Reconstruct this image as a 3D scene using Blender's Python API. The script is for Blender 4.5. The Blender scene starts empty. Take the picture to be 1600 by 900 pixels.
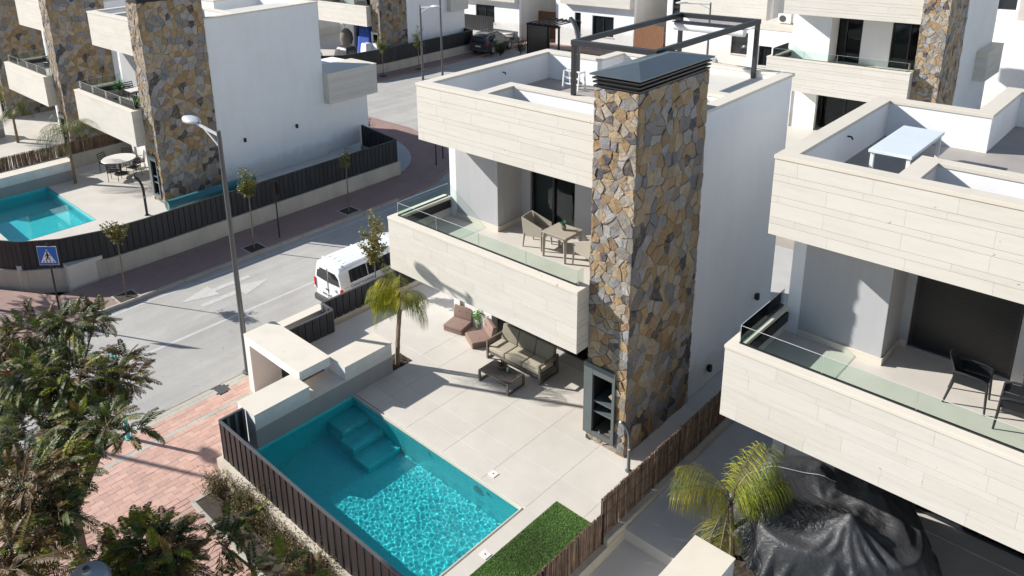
import bpy, bmesh, math, random
from mathutils import Vector, Matrix, Euler
R = math.radians
scene = bpy.context.scene
COL = scene.collection

# ------------------------------------------------------------------ camera
cam_data = bpy.data.cameras.new('camera'); cam = bpy.data.objects.new('camera', cam_data); COL.objects.link(cam)
F, CX, CY = 1241.28, 669.64, 216.93            # focal length and principal point, in pixels of a 1600 x 900 picture
cam_data.sensor_fit = 'HORIZONTAL'; cam_data.sensor_width = 36.0; cam_data.lens = F / 1600 * 36.0
cam_data.shift_x = (800 - CX) / 1600; cam_data.shift_y = (CY - 450) / 1600
cam_data.clip_start = 0.1; cam_data.clip_end = 2000
rot = Matrix.Rotation(0.82141955, 3, 'Z') @ Matrix.Rotation(1.2651717, 3, 'X') @ Matrix.Rotation(-0.04075512, 3, 'Z')
cam.matrix_world = Matrix.Translation((7.84, -12.71, 12.0)) @ rot.to_4x4()
scene.camera = cam

# ------------------------------------------------------------------ sky and sun
SUN = Vector((0.77, 0.40, -0.50)).normalized()   # direction in which the light travels
world = bpy.data.worlds.new('World'); scene.world = world; world.use_nodes = True
wn = world.node_tree; bg = wn.nodes['Background']
sky = wn.nodes.new('ShaderNodeTexSky'); sky.sky_type = 'NISHITA'; sky.sun_disc = False
sky.sun_elevation = math.asin(-SUN.z); sky.sun_rotation = math.atan2(-SUN.x, -SUN.y)
sky.air_density = 1.0; sky.dust_density = 0.4; sky.ozone_density = 1.4
wn.links.new(sky.outputs[0], bg.inputs[0]); bg.inputs[1].default_value = 0.07
sd = bpy.data.lights.new('sun', 'SUN'); sd.energy = 4.4; sd.angle = R(0.53); sd.color = (1.0, 0.965, 0.91)
sun = bpy.data.objects.new('sun', sd); COL.objects.link(sun); sun.rotation_euler = SUN.to_track_quat('-Z', 'Y').to_euler()
sun.location = (-30, -20, 30)
scene.view_settings.view_transform = 'Standard'; scene.view_settings.look = 'None'
scene.view_settings.exposure = 0.75; scene.view_settings.gamma = 1.0; scene.view_settings.use_curve_mapping = False

# ------------------------------------------------------------------ materials
MATS = {}
def nmat(name):
    m = bpy.data.materials.new(name); m.use_nodes = True; MATS[name] = m
    return m, m.node_tree.nodes, m.node_tree.links, m.node_tree.nodes['Principled BSDF']
def ramp(n, l, src, stops):
    r = n.new('ShaderNodeValToRGB'); e = r.color_ramp.elements
    while len(e) < len(stops): e.new(0.5)
    for i, (p, c) in enumerate(stops): e[i].position = p; e[i].color = (*c, 1)
    l.new(src, r.inputs[0]); return r.outputs[0]
def noise(n, l, scale, detail=5, rough=0.6, co=None, dist=0.0):
    t = n.new('ShaderNodeTexNoise'); t.inputs['Scale'].default_value = scale; t.inputs['Detail'].default_value = detail
    t.inputs['Roughness'].default_value = rough; t.inputs['Distortion'].default_value = dist
    if co: l.new(co, t.inputs['Vector'])
    return t.outputs['Fac']
def mixc(n, l, fac, a, b, mode='MIX'):
    m = n.new('ShaderNodeMix'); m.data_type = 'RGBA'; m.blend_type = mode
    for s, v in ((0, fac), (6, a), (7, b)):
        if isinstance(v, (int, float)): m.inputs[s].default_value = v
        elif isinstance(v, tuple): m.inputs[s].default_value = (*v, 1)
        else: l.new(v, m.inputs[s])
    return m.outputs[2]
def coords(n, l, kind='Object', scale=None):
    tc = n.new('ShaderNodeTexCoord'); o = tc.outputs[kind]
    if scale:
        mp = n.new('ShaderNodeMapping'); mp.inputs['Scale'].default_value = scale; l.new(o, mp.inputs[0]); o = mp.outputs[0]
    return o
def wcoords(n, l, scale=None):
    g = n.new('ShaderNodeNewGeometry'); o = g.outputs['Position']
    if scale:
        mp = n.new('ShaderNodeMapping'); mp.inputs['Scale'].default_value = scale; l.new(o, mp.inputs[0]); o = mp.outputs[0]
    return o
def bump(n, l, p, h, strength=0.3, dist=0.02):
    b = n.new('ShaderNodeBump'); b.inputs['Strength'].default_value = strength; b.inputs['Distance'].default_value = dist
    l.new(h, b.inputs['Height']); l.new(b.outputs[0], p.inputs['Normal'])
def simple(name, col, rough=0.6, var=0.12, scale=3.0, fine=40.0, bumps=0.1, metal=0.0, spec=0.5, objrand=0.0, stretch=None, bdist=0.01):
    """base colour varied by two noises, optional per-object tone, fine relief"""
    m, n, l, p = nmat(name); co = wcoords(n, l, stretch)
    d = tuple(c * (1 - var) for c in col); b = tuple(min(1, c * (1 + var)) for c in col)
    c = ramp(n, l, noise(n, l, scale, 6, 0.65, co), [(0.3, d), (0.7, b)])
    f = noise(n, l, fine, 3, 0.6, co)
    c = mixc(n, l, 0.25, c, ramp(n, l, f, [(0.3, (0.75,) * 3), (0.7, (1.0,) * 3)]), 'MULTIPLY')
    if objrand:
        oi = n.new('ShaderNodeObjectInfo')
        c = mixc(n, l, 1.0, c, ramp(n, l, oi.outputs['Random'], [(0, (1 - objrand,) * 3), (1, (1, 1, 1))]), 'MULTIPLY')
    l.new(c, p.inputs['Base Color']); p.inputs['Roughness'].default_value = rough; p.inputs['Metallic'].default_value = metal
    p.inputs['Specular IOR Level'].default_value = spec
    if bumps: bump(n, l, p, f, bumps, bdist)
    return m
def plaster(name, col, streak=0.05):
    m, n, l, p = nmat(name); co = wcoords(n, l)
    c = ramp(n, l, noise(n, l, 0.5, 6, 0.7, co), [(0.25, tuple(v * 0.94 for v in col)), (0.75, col)])
    st = noise(n, l, 1.0, 5, 0.7, wcoords(n, l, (3.0, 3.0, 0.25)))
    c = mixc(n, l, 1.0, c, ramp(n, l, st, [(0.35, (1 - streak, 1 - streak, 1 - streak * 1.15)), (0.6, (1, 1, 1))]), 'MULTIPLY')
    g = n.new('ShaderNodeNewGeometry'); sx = n.new('ShaderNodeSeparateXYZ'); l.new(g.outputs['Position'], sx.inputs[0])
    dn = n.new('ShaderNodeMath'); dn.operation = 'MULTIPLY_ADD'; l.new(noise(n, l, 2.5, 5, 0.7, co), dn.inputs[0]); dn.inputs[1].default_value = -1.1; l.new(sx.outputs['Z'], dn.inputs[2])
    c = mixc(n, l, 1.0, c, ramp(n, l, dn.outputs[0], [(0.0, (0.86, 0.84, 0.80)), (0.35, (1, 1, 1))]), 'MULTIPLY')
    pt = noise(n, l, 1.3, 3, 0.5, wcoords(n, l, (1, 1, .6)))
    c = mixc(n, l, 1.0, c, ramp(n, l, pt, [(0.40, (0.98, 0.98, 0.975)), (0.47, (1, 1, 1))]), 'MULTIPLY')
    l.new(c, p.inputs['Base Color']); p.inputs['Roughness'].default_value = 0.85; p.inputs['Specular IOR Level'].default_value = 0.25
    bump(n, l, p, noise(n, l, 90, 4, 0.7, co), 0.25, 0.006); return m
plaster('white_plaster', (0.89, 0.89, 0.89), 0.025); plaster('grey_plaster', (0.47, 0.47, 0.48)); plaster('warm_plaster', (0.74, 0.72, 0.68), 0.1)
def limestone(name, col):
    m, n, l, p = nmat(name); co = wcoords(n, l, (0.6, 0.6, 5.0))
    c = ramp(n, l, noise(n, l, 2.2, 7, 0.65, co, 0.4), [(0.3, tuple(v * 0.93 for v in col)), (0.5, col), (0.72, tuple(min(1, v * 1.03) for v in col))])
    oi = n.new('ShaderNodeObjectInfo')
    c = mixc(n, l, 1.0, c, ramp(n, l, oi.outputs['Random'], [(0, (0.95, 0.938, 0.92)), (0.35, (0.985, 0.978, 0.967)), (1, (1, 1, 1))]), 'MULTIPLY')
    sp = noise(n, l, 9, 2, 0.5, wcoords(n, l))
    c = mixc(n, l, 1.0, c, ramp(n, l, sp, [(0.22, (0.6, 0.57, 0.55)), (0.25, (1, 1, 1))]), 'MULTIPLY')
    l.new(c, p.inputs['Base Color']); p.inputs['Roughness'].default_value = 0.62
    bump(n, l, p, noise(n, l, 25, 4, 0.6, co), 0.12, 0.004); return m
limestone('limestone', (0.655, 0.62, 0.56)); limestone('coping', (0.70, 0.645, 0.555))
simple('joint', (0.53, 0.50, 0.45), 0.9, 0.1)
simple('terrace_tile', (0.615, 0.575, 0.515), 0.5, 0.075, 0.9, 60, 0.05, objrand=0.045)
simple('terrace_grey', (0.50, 0.48, 0.45), 0.6, 0.06, 1.2, 60, 0.05)
simple('deck_tile', (0.36, 0.33, 0.30), 0.6, 0.08, 1.6, 60, 0.05)
simple('concrete_wall', (0.47, 0.43, 0.36), 0.85, 0.16, 1.3, 30, 0.25, stretch=(1, 1, 0.45))
simple('beige_render', (0.60, 0.53, 0.43), 0.85, 0.10, 1.3, 40, 0.2)
simple('kerb', (0.40, 0.37, 0.33), 0.8, 0.12, 2.0, 40, 0.2)
simple('ground_fill', (0.38, 0.34, 0.29), 0.9, 0.12, 0.3, 10, 0.2)
simple('anthracite', (0.028, 0.031, 0.036), 0.42, 0.2, 2, 30, 0.03, objrand=0.2)
simple('slat_paint', (0.024, 0.026, 0.031), 0.5, 0.2, 2, 30, 0.03, objrand=0.35)
simple('slat_back', (0.15, 0.145, 0.15), 0.5, 0.15, 2, 30, 0.03)
simple('slat_brown', (0.032, 0.024, 0.024), 0.5, 0.2, 2, 30, 0.03, objrand=0.35)
simple('black_metal', (0.012, 0.012, 0.014), 0.4, 0.2, 3, 30, 0.03)
simple('cap_metal', (0.13, 0.155, 0.17), 0.35, 0.12, 1.2, 20, 0.04, metal=0.4)
simple('bbq_frame', (0.105, 0.125, 0.125), 0.45, 0.12, 1.2, 20, 0.04)
simple('soot', (0.008, 0.008, 0.008), 0.9, 0.3, 3, 30, 0.1)
simple('lamp_metal', (0.12, 0.125, 0.13), 0.4, 0.1, 2, 30, 0.03, metal=0.3)
simple('lamp_head', (0.55, 0.57, 0.58), 0.35, 0.05, 2, 30, 0.02)
simple('mortar', (0.19, 0.14, 0.095), 0.95, 0.25, 4, 40, 0.4)
STONES = []
for i, (c, v) in enumerate([((0.46, 0.32, 0.17), 0.3), ((0.54, 0.42, 0.28), 0.25), ((0.44, 0.435, 0.43), 0.22), ((0.27, 0.28, 0.30), 0.25),
                            ((0.095, 0.10, 0.12), 0.4), ((0.50, 0.45, 0.38), 0.25), ((0.38, 0.25, 0.14), 0.35), ((0.34, 0.32, 0.285), 0.3)]):
    m, n, l, p = nmat('stone_%d' % i); co = wcoords(n, l)
    a = noise(n, l, 6.5, 8, 0.75, co, 0.8); b2 = noise(n, l, 26, 6, 0.75, co)
    cc = ramp(n, l, a, [(0.28, tuple(x * (1 - v) for x in c)), (0.55, c), (0.75, tuple(min(1, x * (1 + v)) for x in c))])
    rust = ramp(n, l, noise(n, l, 3.4, 7, 0.75, co, 1.5), [(0.48, (0, 0, 0)), (0.64, (0.75,) * 3)])
    cc = mixc(n, l, rust, cc, (0.50, 0.315, 0.14))
    slate = ramp(n, l, noise(n, l, 2.9, 7, 0.75, wcoords(n, l, (1, 1, .7)), 1.2), [(0.30, (0.55,) * 3), (0.42, (0, 0, 0))])
    cc = mixc(n, l, slate, cc, (0.20, 0.20, 0.205))
    cc = mixc(n, l, 0.65, cc, ramp(n, l, b2, [(0.3, (0.5,) * 3), (0.65, (1.0,) * 3)]), 'MULTIPLY')
    oi = n.new('ShaderNodeObjectInfo')
    cc = mixc(n, l, 1.0, cc, ramp(n, l, oi.outputs['Random'], [(0, (0.74,) * 3), (1, (1.05,) * 3)]), 'MULTIPLY')
    l.new(cc, p.inputs['Base Color']); p.inputs['Roughness'].default_value = 0.75
    bump(n, l, p, b2, 0.9, 0.03); STONES.append('stone_%d' % i)
STONE_W = [18, 20, 21, 15, 11, 16, 12, 16]
m, n, l, p = nmat('asphalt'); co = wcoords(n, l)
c = ramp(n, l, noise(n, l, 0.33, 7, 0.7, co, 0.5), [(0.3, (0.39, 0.375, 0.35)), (0.55, (0.47, 0.452, 0.42)), (0.75, (0.53, 0.51, 0.475))])
c = mixc(n, l, 1.0, c, ramp(n, l, noise(n, l, 1.0, 5, 0.65, wcoords(n, l, (1.1, 0.06, 1))), [(0.35, (0.84, 0.84, 0.85)), (0.6, (1, 1, 1))]), 'MULTIPLY')
c = mixc(n, l, 1.0, c, ramp(n, l, noise(n, l, 1.7, 6, 0.75, co, 1.2), [(0.30, (0.72, 0.71, 0.70)), (0.38, (1, 1, 1))]), 'MULTIPLY')
c = mixc(n, l, 0.6, c, ramp(n, l, noise(n, l, 55, 2, 0.5, co), [(0.35, (0.72,) * 3), (0.65, (1.08,) * 3)]), 'MULTIPLY')
l.new(c, p.inputs['Base Color']); p.inputs['Roughness'].default_value = 0.9; bump(n, l, p, noise(n, l, 55, 3, 0.6, co), 0.4, 0.01)
m, n, l, p = nmat('road_paint'); co = wcoords(n, l)
c = mixc(n, l, ramp(n, l, noise(n, l, 3.5, 7, 0.8, co, 0.5), [(0.42, (0.85,) * 3), (0.60, (0.05,) * 3)]), (0.46, 0.45, 0.43), (0.555, 0.54, 0.51))
l.new(c, p.inputs['Base Color']); p.inputs['Roughness'].default_value = 0.75
simple('drive_concrete', (0.42, 0.42, 0.41), 0.8, 0.08, 0.6, 40, 0.1)
for i, c in enumerate([(0.58, 0.36, 0.285), (0.54, 0.335, 0.265), (0.60, 0.385, 0.31), (0.51, 0.325, 0.265)]):
    simple('paver_%d' % i, c, 0.85, 0.1, 2.5, 60, 0.2, objrand=0.12)
simple('paver_grey', (0.46, 0.43, 0.36), 0.85, 0.12, 2.5, 60, 0.2, objrand=0.1)
simple('paver_sand', (0.55, 0.46, 0.38), 0.9, 0.15, 6, 60, 0.2)
simple('soil', (0.055, 0.04, 0.03), 0.95, 0.4, 6, 40, 0.6)
def brick_mat(name, c1, c2, mort, w, h):
    m, n, l, p = nmat(name); b = n.new('ShaderNodeTexBrick'); l.new(wcoords(n, l, (1, 1, 1)), b.inputs['Vector'])
    mp = n.new('ShaderNodeMapping'); mp.inputs['Rotation'].default_value = (0, 0, R(90)); g = n.new('ShaderNodeNewGeometry')
    l.new(g.outputs['Position'], mp.inputs[0]); l.new(mp.outputs[0], b.inputs['Vector'])
    b.inputs['Color1'].default_value = (*c1, 1); b.inputs['Color2'].default_value = (*c2, 1); b.inputs['Mortar'].default_value = (*mort, 1)
    b.inputs['Scale'].default_value = 1; b.inputs['Brick Width'].default_value = w; b.inputs['Row Height'].default_value = h; b.inputs['Mortar Size'].default_value = 0.008
    c = mixc(n, l, 0.5, b.outputs['Color'], ramp(n, l, noise(n, l, 0.8, 6, 0.7, wcoords(n, l)), [(0.3, (0.7,) * 3), (0.7, (1,) * 3)]), 'MULTIPLY')
    l.new(c, p.inputs['Base Color']); p.inputs['Roughness'].default_value = 0.88
    bump(n, l, p, b.outputs['Fac'], -0.3, 0.01); return m
brick_mat('far_pavers', (0.36, 0.225, 0.195), (0.31, 0.205, 0.18), (0.27, 0.22, 0.19), 0.4, 0.2)
# glass of balustrades: thin, clear, faintly green
m, n, l, p = nmat('clear_glass'); out = n['Material Output']
tr = n.new('ShaderNodeBsdfTransparent'); tr.inputs[0].default_value = (0.88, 0.945, 0.915, 1)
gl = n.new('ShaderNodeBsdfGlossy'); gl.inputs['Roughness'].default_value = 0.02
lw = n.new('ShaderNodeLayerWeight'); lw.inputs[0].default_value = 0.12; mx = n.new('ShaderNodeMixShader')
l.new(lw.outputs['Fresnel'], mx.inputs[0]); l.new(tr.outputs[0], mx.inputs[1]); l.new(gl.outputs[0], mx.inputs[2]); l.new(mx.outputs[0], out.inputs['Surface'])
m, n, l, p = nmat('window_glass'); p.inputs['Base Color'].default_value = (0.015, 0.018, 0.02, 1); p.inputs['Roughness'].default_value = 0.03
p.inputs['Specular IOR Level'].default_value = 0.9; bump(n, l, p, noise(n, l, 1.2, 2, 0.5, wcoords(n, l)), 0.03, 0.05)
m, n, l, p = nmat('room_glass'); out = n['Material Output']
tr = n.new('ShaderNodeBsdfTransparent'); tr.inputs[0].default_value = (0.42, 0.46, 0.46, 1); gl = n.new('ShaderNodeBsdfGlossy'); gl.inputs['Roughness'].default_value = 0.015; gl.inputs[0].default_value = (.9, .95, 1, 1)
lw = n.new('ShaderNodeLayerWeight'); lw.inputs[0].default_value = 0.28; mx = n.new('ShaderNodeMixShader'); l.new(lw.outputs['Fresnel'], mx.inputs[0]); l.new(tr.outputs[0], mx.inputs[1]); l.new(gl.outputs[0], mx.inputs[2]); l.new(mx.outputs[0], out.inputs['Surface'])
simple('curtain', (0.70, 0.70, 0.68), 0.9, 0.04)
# pool
m, n, l, p = nmat('pool_mosaic'); co = wcoords(n, l)
b = n.new('ShaderNodeTexVoronoi'); b.inputs['Scale'].default_value = 26; l.new(co, b.inputs['Vector'])
c = mixc(n, l, b.outputs['Color'], (0.075, 0.62, 0.66), (0.15, 0.74, 0.77))
l.new(c, p.inputs['Base Color']); p.inputs['Roughness'].default_value = 0.35
simple('pool_step', (0.10, 0.62, 0.65), 0.4, 0.12, 4, 30, 0.05)
simple('steel_light', (0.6, 0.62, 0.62), 0.3, 0.05, 4, 30, 0.02)
simple('cover_white', (0.72, 0.70, 0.66), 0.5, 0.05, 4, 30, 0.05)
# soft goods, plastics, furniture
simple('taupe_plastic', (0.40, 0.355, 0.29), 0.55, 0.05, 3, 60, 0.04)
simple('black_plastic', (0.022, 0.024, 0.027), 0.42, 0.12, 3, 60, 0.06)
simple('sofa_fabric', (0.24, 0.215, 0.165), 0.95, 0.1, 3, 150, 0.4)
simple('sofa_seat_fabric', (0.42, 0.375, 0.29), 0.95, 0.1, 3, 150, 0.4)
simple('sofa_frame', (0.145, 0.125, 0.105), 0.5, 0.08, 3, 30, 0.05)
simple('rose_fabric', (0.26, 0.175, 0.145), 0.95, 0.1, 3, 150, 0.4)
simple('button', (0.10, 0.07, 0.06), 0.8)
m, n, l, p = nmat('tarp'); co = wcoords(n, l)
l.new(ramp(n, l, noise(n, l, 2.2, 6, 0.7, co), [(0.3, (0.032, 0.033, 0.035)), (0.7, (0.060, 0.061, 0.064))]), p.inputs['Base Color'])
p.inputs['Roughness'].default_value = 0.4; p.inputs['Specular IOR Level'].default_value = 0.5
bump(n, l, p, noise(n, l, 7, 6, 0.65, wcoords(n, l, (1, 2.5, 1)), 0.8), 0.5, 0.05)
simple('pot_clay', (0.35, 0.20, 0.11), 0.8, 0.15); simple('pot_grey', (0.20, 0.18, 0.16), 0.7, 0.15); simple('rope', (0.5, 0.5, 0.5), 0.8)
simple('reed', (0.20, 0.125, 0.085), 0.9, 0.35, 6, 40, 0.3); simple('reed_pale', (0.32, 0.235, 0.165), 0.9, 0.3, 6, 40, 0.3); simple('reed_dark', (0.095, 0.058, 0.04), 0.9, 0.3, 6, 40, 0.3)
simple('wood_fence', (0.23, 0.11, 0.055), 0.8, 0.2, 3, 30, 0.3, stretch=(6, 6, 1))
simple('turf_base', (0.035, 0.075, 0.018), 0.95, 0.2, 4, 60, 0.4)
simple('cyan_paint', (0.09, 0.42, 0.46), 0.45, 0.1)
simple('fabric_white', (0.75, 0.75, 0.77), 0.85, 0.05); simple('fabric_blue', (0.02, 0.07, 0.36), 0.85, 0.15); simple('fabric_pink', (0.65, 0.12, 0.22), 0.85, 0.1)
simple('white_paint', (0.80, 0.80, 0.80), 0.4, 0.03, 2, 40, 0.02); simple('white_panel', (0.70, 0.76, 0.78), 0.35, 0.03, 2, 40, 0.02)
simple('teal_sheet', (0.05, 0.20, 0.22), 0.4, 0.12, 2, 30, 0.05)
simple('wicker', (0.17, 0.15, 0.12), 0.8, 0.3, 30, 80, 0.5)
m, n, l, p = nmat('car_white'); p.inputs['Base Color'].default_value = (0.78, 0.79, 0.80, 1); p.inputs['Roughness'].default_value = 0.25; p.inputs['Coat Weight'].default_value = 0.6
m, n, l, p = nmat('car_dark'); p.inputs['Base Color'].default_value = (0.035, 0.038, 0.042, 1); p.inputs['Roughness'].default_value = 0.28; p.inputs['Coat Weight'].default_value = 0.7
m, n, l, p = nmat('car_red'); p.inputs['Base Color'].default_value = (0.30, 0.012, 0.012, 1); p.inputs['Roughness'].default_value = 0.28; p.inputs['Coat Weight'].default_value = 0.7
simple('rubber', (0.015, 0.015, 0.015), 0.85, 0.2); simple('grey_trim', (0.06, 0.062, 0.066), 0.6, 0.1); simple('tail_red', (0.55, 0.015, 0.02), 0.25, 0.1); simple('rim_metal', (0.4, 0.4, 0.4), 0.35, 0.1, metal=0.7)
simple('ink_blue', (0.05, 0.06, 0.16), 0.6, 0.05); simple('plate', (0.7, 0.7, 0.66), 0.5, 0.05)
simple('sign_blue', (0.01, 0.13, 0.50), 0.4, 0.05); simple('sign_white', (0.78, 0.78, 0.78), 0.4, 0.03); simple('sign_black', (0.01, 0.01, 0.01), 0.5)
simple('bark', (0.16, 0.12, 0.085), 0.95, 0.3, 6, 40, 0.6, stretch=(2, 2, 0.5)); simple('palm_bark', (0.25, 0.18, 0.12), 0.95, 0.3, 10, 40, 0.6)
simple('twig', (0.15, 0.105, 0.06), 0.9, 0.3)
def leafmat(name, rough=0.5, trans=0.25):
    """colour comes from the per-leaf 'tint' attribute"""
    m, n, l, p = nmat(name); at = n.new('ShaderNodeAttribute'); at.attribute_name = 'tint'
    l.new(at.outputs['Color'], p.inputs['Base Color']); p.inputs['Roughness'].default_value = rough; p.inputs['Specular IOR Level'].default_value = 0.22
    t = n.new('ShaderNodeBsdfTranslucent'); l.new(at.outputs['Color'], t.inputs[0]); mx = n.new('ShaderNodeMixShader'); mx.inputs[0].default_value = trans
    l.new(p.outputs[0], mx.inputs[1]); l.new(t.outputs[0], mx.inputs[2]); l.new(mx.outputs[0], n['Material Output'].inputs['Surface']); return m
leafmat('leaf'); leafmat('grass_blade', 0.7, 0.2)

# ------------------------------------------------------------------ mesh helpers
class MB:
    def __init__(s): s.v = []; s.f = []; s.m = []; s.tint = []
    def add(s, vs, fs, mi=0, tint=None):
        o = len(s.v); s.v += [tuple(v) for v in vs]
        for f in fs: s.f.append(tuple(i + o for i in f)); s.m.append(mi); s.tint.append(tint)
        return s
    def box(s, x0, x1, y0, y1, z0, z1, mi=0, mat=None):
        vs = [Vector((x, y, z)) for z in (z0, z1) for y in (y0, y1) for x in (x0, x1)]
        if mat is not None: vs = [mat @ v for v in vs]
        return s.add(vs, [(0, 2, 3, 1), (4, 5, 7, 6), (0, 1, 5, 4), (2, 6, 7, 3), (0, 4, 6, 2), (1, 3, 7, 5)], mi)
    def prism(s, poly, z0, z1, mi=0):
        k = len(poly); vs = [(x, y, z0) for x, y in poly] + [(x, y, z1) for x, y in poly]
        fs = [tuple(range(k - 1, -1, -1)), tuple(range(k, 2 * k))] + [(i, (i + 1) % k, k + (i + 1) % k, k + i) for i in range(k)]
        return s.add(vs, fs, mi)
    def tube(s, pts, rad, n=8, mi=0, cap=True):
        pts = [Vector(p) for p in pts]; k = len(pts)
        if not isinstance(rad, (list, tuple)): rad = [rad] * k
        base = len(s.v); up = None
        for i, p in enumerate(pts):
            t = (pts[min(i + 1, k - 1)] - pts[max(i - 1, 0)]).normalized()
            if up is None: up = Vector((0, 0, 1)) if abs(t.z) < 0.9 else Vector((1, 0, 0))
            a = t.cross(up).normalized(); b = a.cross(t).normalized(); up = b
            for j in range(n):
                an = 2 * math.pi * j / n; s.v.append(tuple(p + (a * math.cos(an) + b * math.sin(an)) * rad[i]))
        for i in range(k - 1):
            for j in range(n):
                s.f.append((base + i * n + j, base + i * n + (j + 1) % n, base + (i + 1) * n + (j + 1) % n, base + (i + 1) * n + j)); s.m.append(mi); s.tint.append(None)
        if cap:
            s.f.append(tuple(base + j for j in range(n - 1, -1, -1))); s.m.append(mi); s.tint.append(None)
            s.f.append(tuple(base + (k - 1) * n + j for j in range(n))); s.m.append(mi); s.tint.append(None)
        return s
    def lathe(s, prof, c=(0, 0, 0), n=20, mi=0):
        b = len(s.v); k = len(prof)
        for r, z in prof:
            for j in range(n): a = 2 * math.pi * j / n; s.v.append((c[0] + r * math.cos(a), c[1] + r * math.sin(a), c[2] + z))
        for i in range(k - 1):
            for j in range(n):
                s.f.append((b + i * n + j, b + i * n + (j + 1) % n, b + (i + 1) * n + (j + 1) % n, b + (i + 1) * n + j)); s.m.append(mi); s.tint.append(None)
        s.f.append(tuple(b + j for j in range(n - 1, -1, -1))); s.m.append(mi); s.tint.append(None)
        s.f.append(tuple(b + (k - 1) * n + j for j in range(n))); s.m.append(mi); s.tint.append(None)
        return s
    def mesh(s, name, mats, bevel=0, smooth=False, seg=2):
        me = bpy.data.meshes.new(name); me.from_pydata(s.v, [], s.f)
        if isinstance(mats, str): mats = [mats]
        for m in mats: me.materials.append(MATS[m])
        if len(mats) > 1: me.polygons.foreach_set('material_index', s.m)
        if any(t is not None for t in s.tint):
            at = me.color_attributes.new('tint', 'FLOAT_COLOR', 'CORNER'); buf = []
            for f, t in zip(s.f, s.tint): buf += [*(t or (0.1, 0.1, 0.1)), 1.0] * len(f)
            at.data.foreach_set('color', buf)
        if bevel:
            bm = bmesh.new(); bm.from_mesh(me)
            es = [e for e in bm.edges if len(e.link_faces) == 2 and e.calc_face_angle(0) > 0.5]
            bmesh.ops.bevel(bm, geom=es, offset=bevel, segments=seg, profile=0.6, affect='EDGES', clamp_overlap=True)
            bm.to_mesh(me); bm.free()
        if smooth:
            me.polygons.foreach_set('use_smooth', [True] * len(me.polygons))
            if smooth != 'all': me.set_sharp_from_angle(angle=R(38))
        me.update(); return me
    def build(s, name, mats, parent=None, bevel=0, smooth=False, loc=None, seg=2):
        return link(name, s.mesh(name, mats, bevel, smooth, seg), parent, loc)
def link(name, me, parent=None, loc=None):
    o = bpy.data.objects.new(name, me); COL.objects.link(o)
    if parent: o.parent = parent
    if loc is not None: o.location = loc
    return o
def tag(o, label=None, cat=None, group=None, kind=None):
    for k, v in (('label', label), ('category', cat), ('group', group), ('kind', kind)):
        if v: o[k] = v
    return o
def thing(name, label, cat, loc=(0, 0, 0), rz=0, group=None):
    o = bpy.data.objects.new(name, None); COL.objects.link(o); o.location = loc; o.rotation_euler = (0, 0, rz); o.empty_display_size = 0.2
    return tag(o, label, cat, group)
def kids(o): return [c for c in ALLKIDS.get(o.name, [])]
ALLKIDS = {}
def copy_tree(root, loc=None, rz=None, label=None, group=None, parent=None, scale=None):
    c = root.copy(); COL.objects.link(c)
    if parent: c.parent = parent
    if loc is not None: c.location = loc
    if rz is not None: c.rotation_euler = (0, 0, rz)
    if scale: c.scale = (scale,) * 3 if isinstance(scale, (int, float)) else scale
    if label: c['label'] = label
    if group: c['group'] = group
    for ch in list(root.children): copy_tree(ch, parent=c)
    return c
def bar(mb, a, b, w, h, mi=0, up=(0, 0, 1)):
    """square bar from a to b"""
    a = Vector(a); b = Vector(b); t = (b - a).normalized(); u = Vector(up)
    if abs(t.dot(u)) > 0.95: u = Vector((1, 0, 0))
    sx = t.cross(u).normalized() * w / 2; sz = sx.cross(t).normalized() * h / 2
    vs = [q + i * sx + j * sz for q in (a, b) for i, j in ((-1, -1), (1, -1), (1, 1), (-1, 1))]
    return mb.add(vs, [(3, 2, 1, 0), (4, 5, 6, 7), (0, 1, 5, 4), (1, 2, 6, 5), (2, 3, 7, 6), (3, 0, 4, 7)], mi)

# ------------------------------------------------------------------ building pieces
def clip(poly, nx, ny, d):
    out = []
    for i in range(len(poly)):
        a, b = poly[i], poly[(i + 1) % len(poly)]; da = a[0] * nx + a[1] * ny - d; db = b[0] * nx + b[1] * ny - d
        if da <= 0: out.append(a)
        if (da < 0 < db) or (db < 0 < da): t = da / (da - db); out.append((a[0] + (b[0] - a[0]) * t, a[1] + (b[1] - a[1]) * t))
    return out
def stone_polys(w, h, cell, seed, gap=0.005):
    rng = random.Random(seed); pts = []; ny = int(h / cell / 1.28); nx = max(2, int(round(w / cell * 1.2)))
    for j in range(-1, ny + 1):
        for i in range(-1, nx + 1):
            if rng.random() < 0.17: continue
            pts.append(((i + 0.5 + (0.5 if j % 2 else 0) + rng.uniform(-0.48, 0.48)) * w / nx, (j + 0.5 + rng.uniform(-0.5, 0.5)) * h / ny))
    polys = []
    for i, p in enumerate(pts):
        poly = [(0, 0), (w, 0), (w, h), (0, h)]
        for k, q in enumerate(pts):
            dx, dy = q[0] - p[0], q[1] - p[1]; L = math.hypot(dx, dy)
            if k == i or L > cell * 3.6 or L < 1e-6: continue
            nxv, nyv = dx / L, dy / L; poly = clip(poly, nxv, nyv, (p[0] + q[0]) / 2 * nxv + (p[1] + q[1]) / 2 * nyv - gap / 2)
            if len(poly) < 3: break
        if len(poly) >= 3:
            ar = abs(sum(poly[a][0] * poly[(a + 1) % len(poly)][1] - poly[(a + 1) % len(poly)][0] * poly[a][1] for a in range(len(poly)))) / 2
            if ar > 0.003: polys.append((ar, poly))
    return polys
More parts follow.
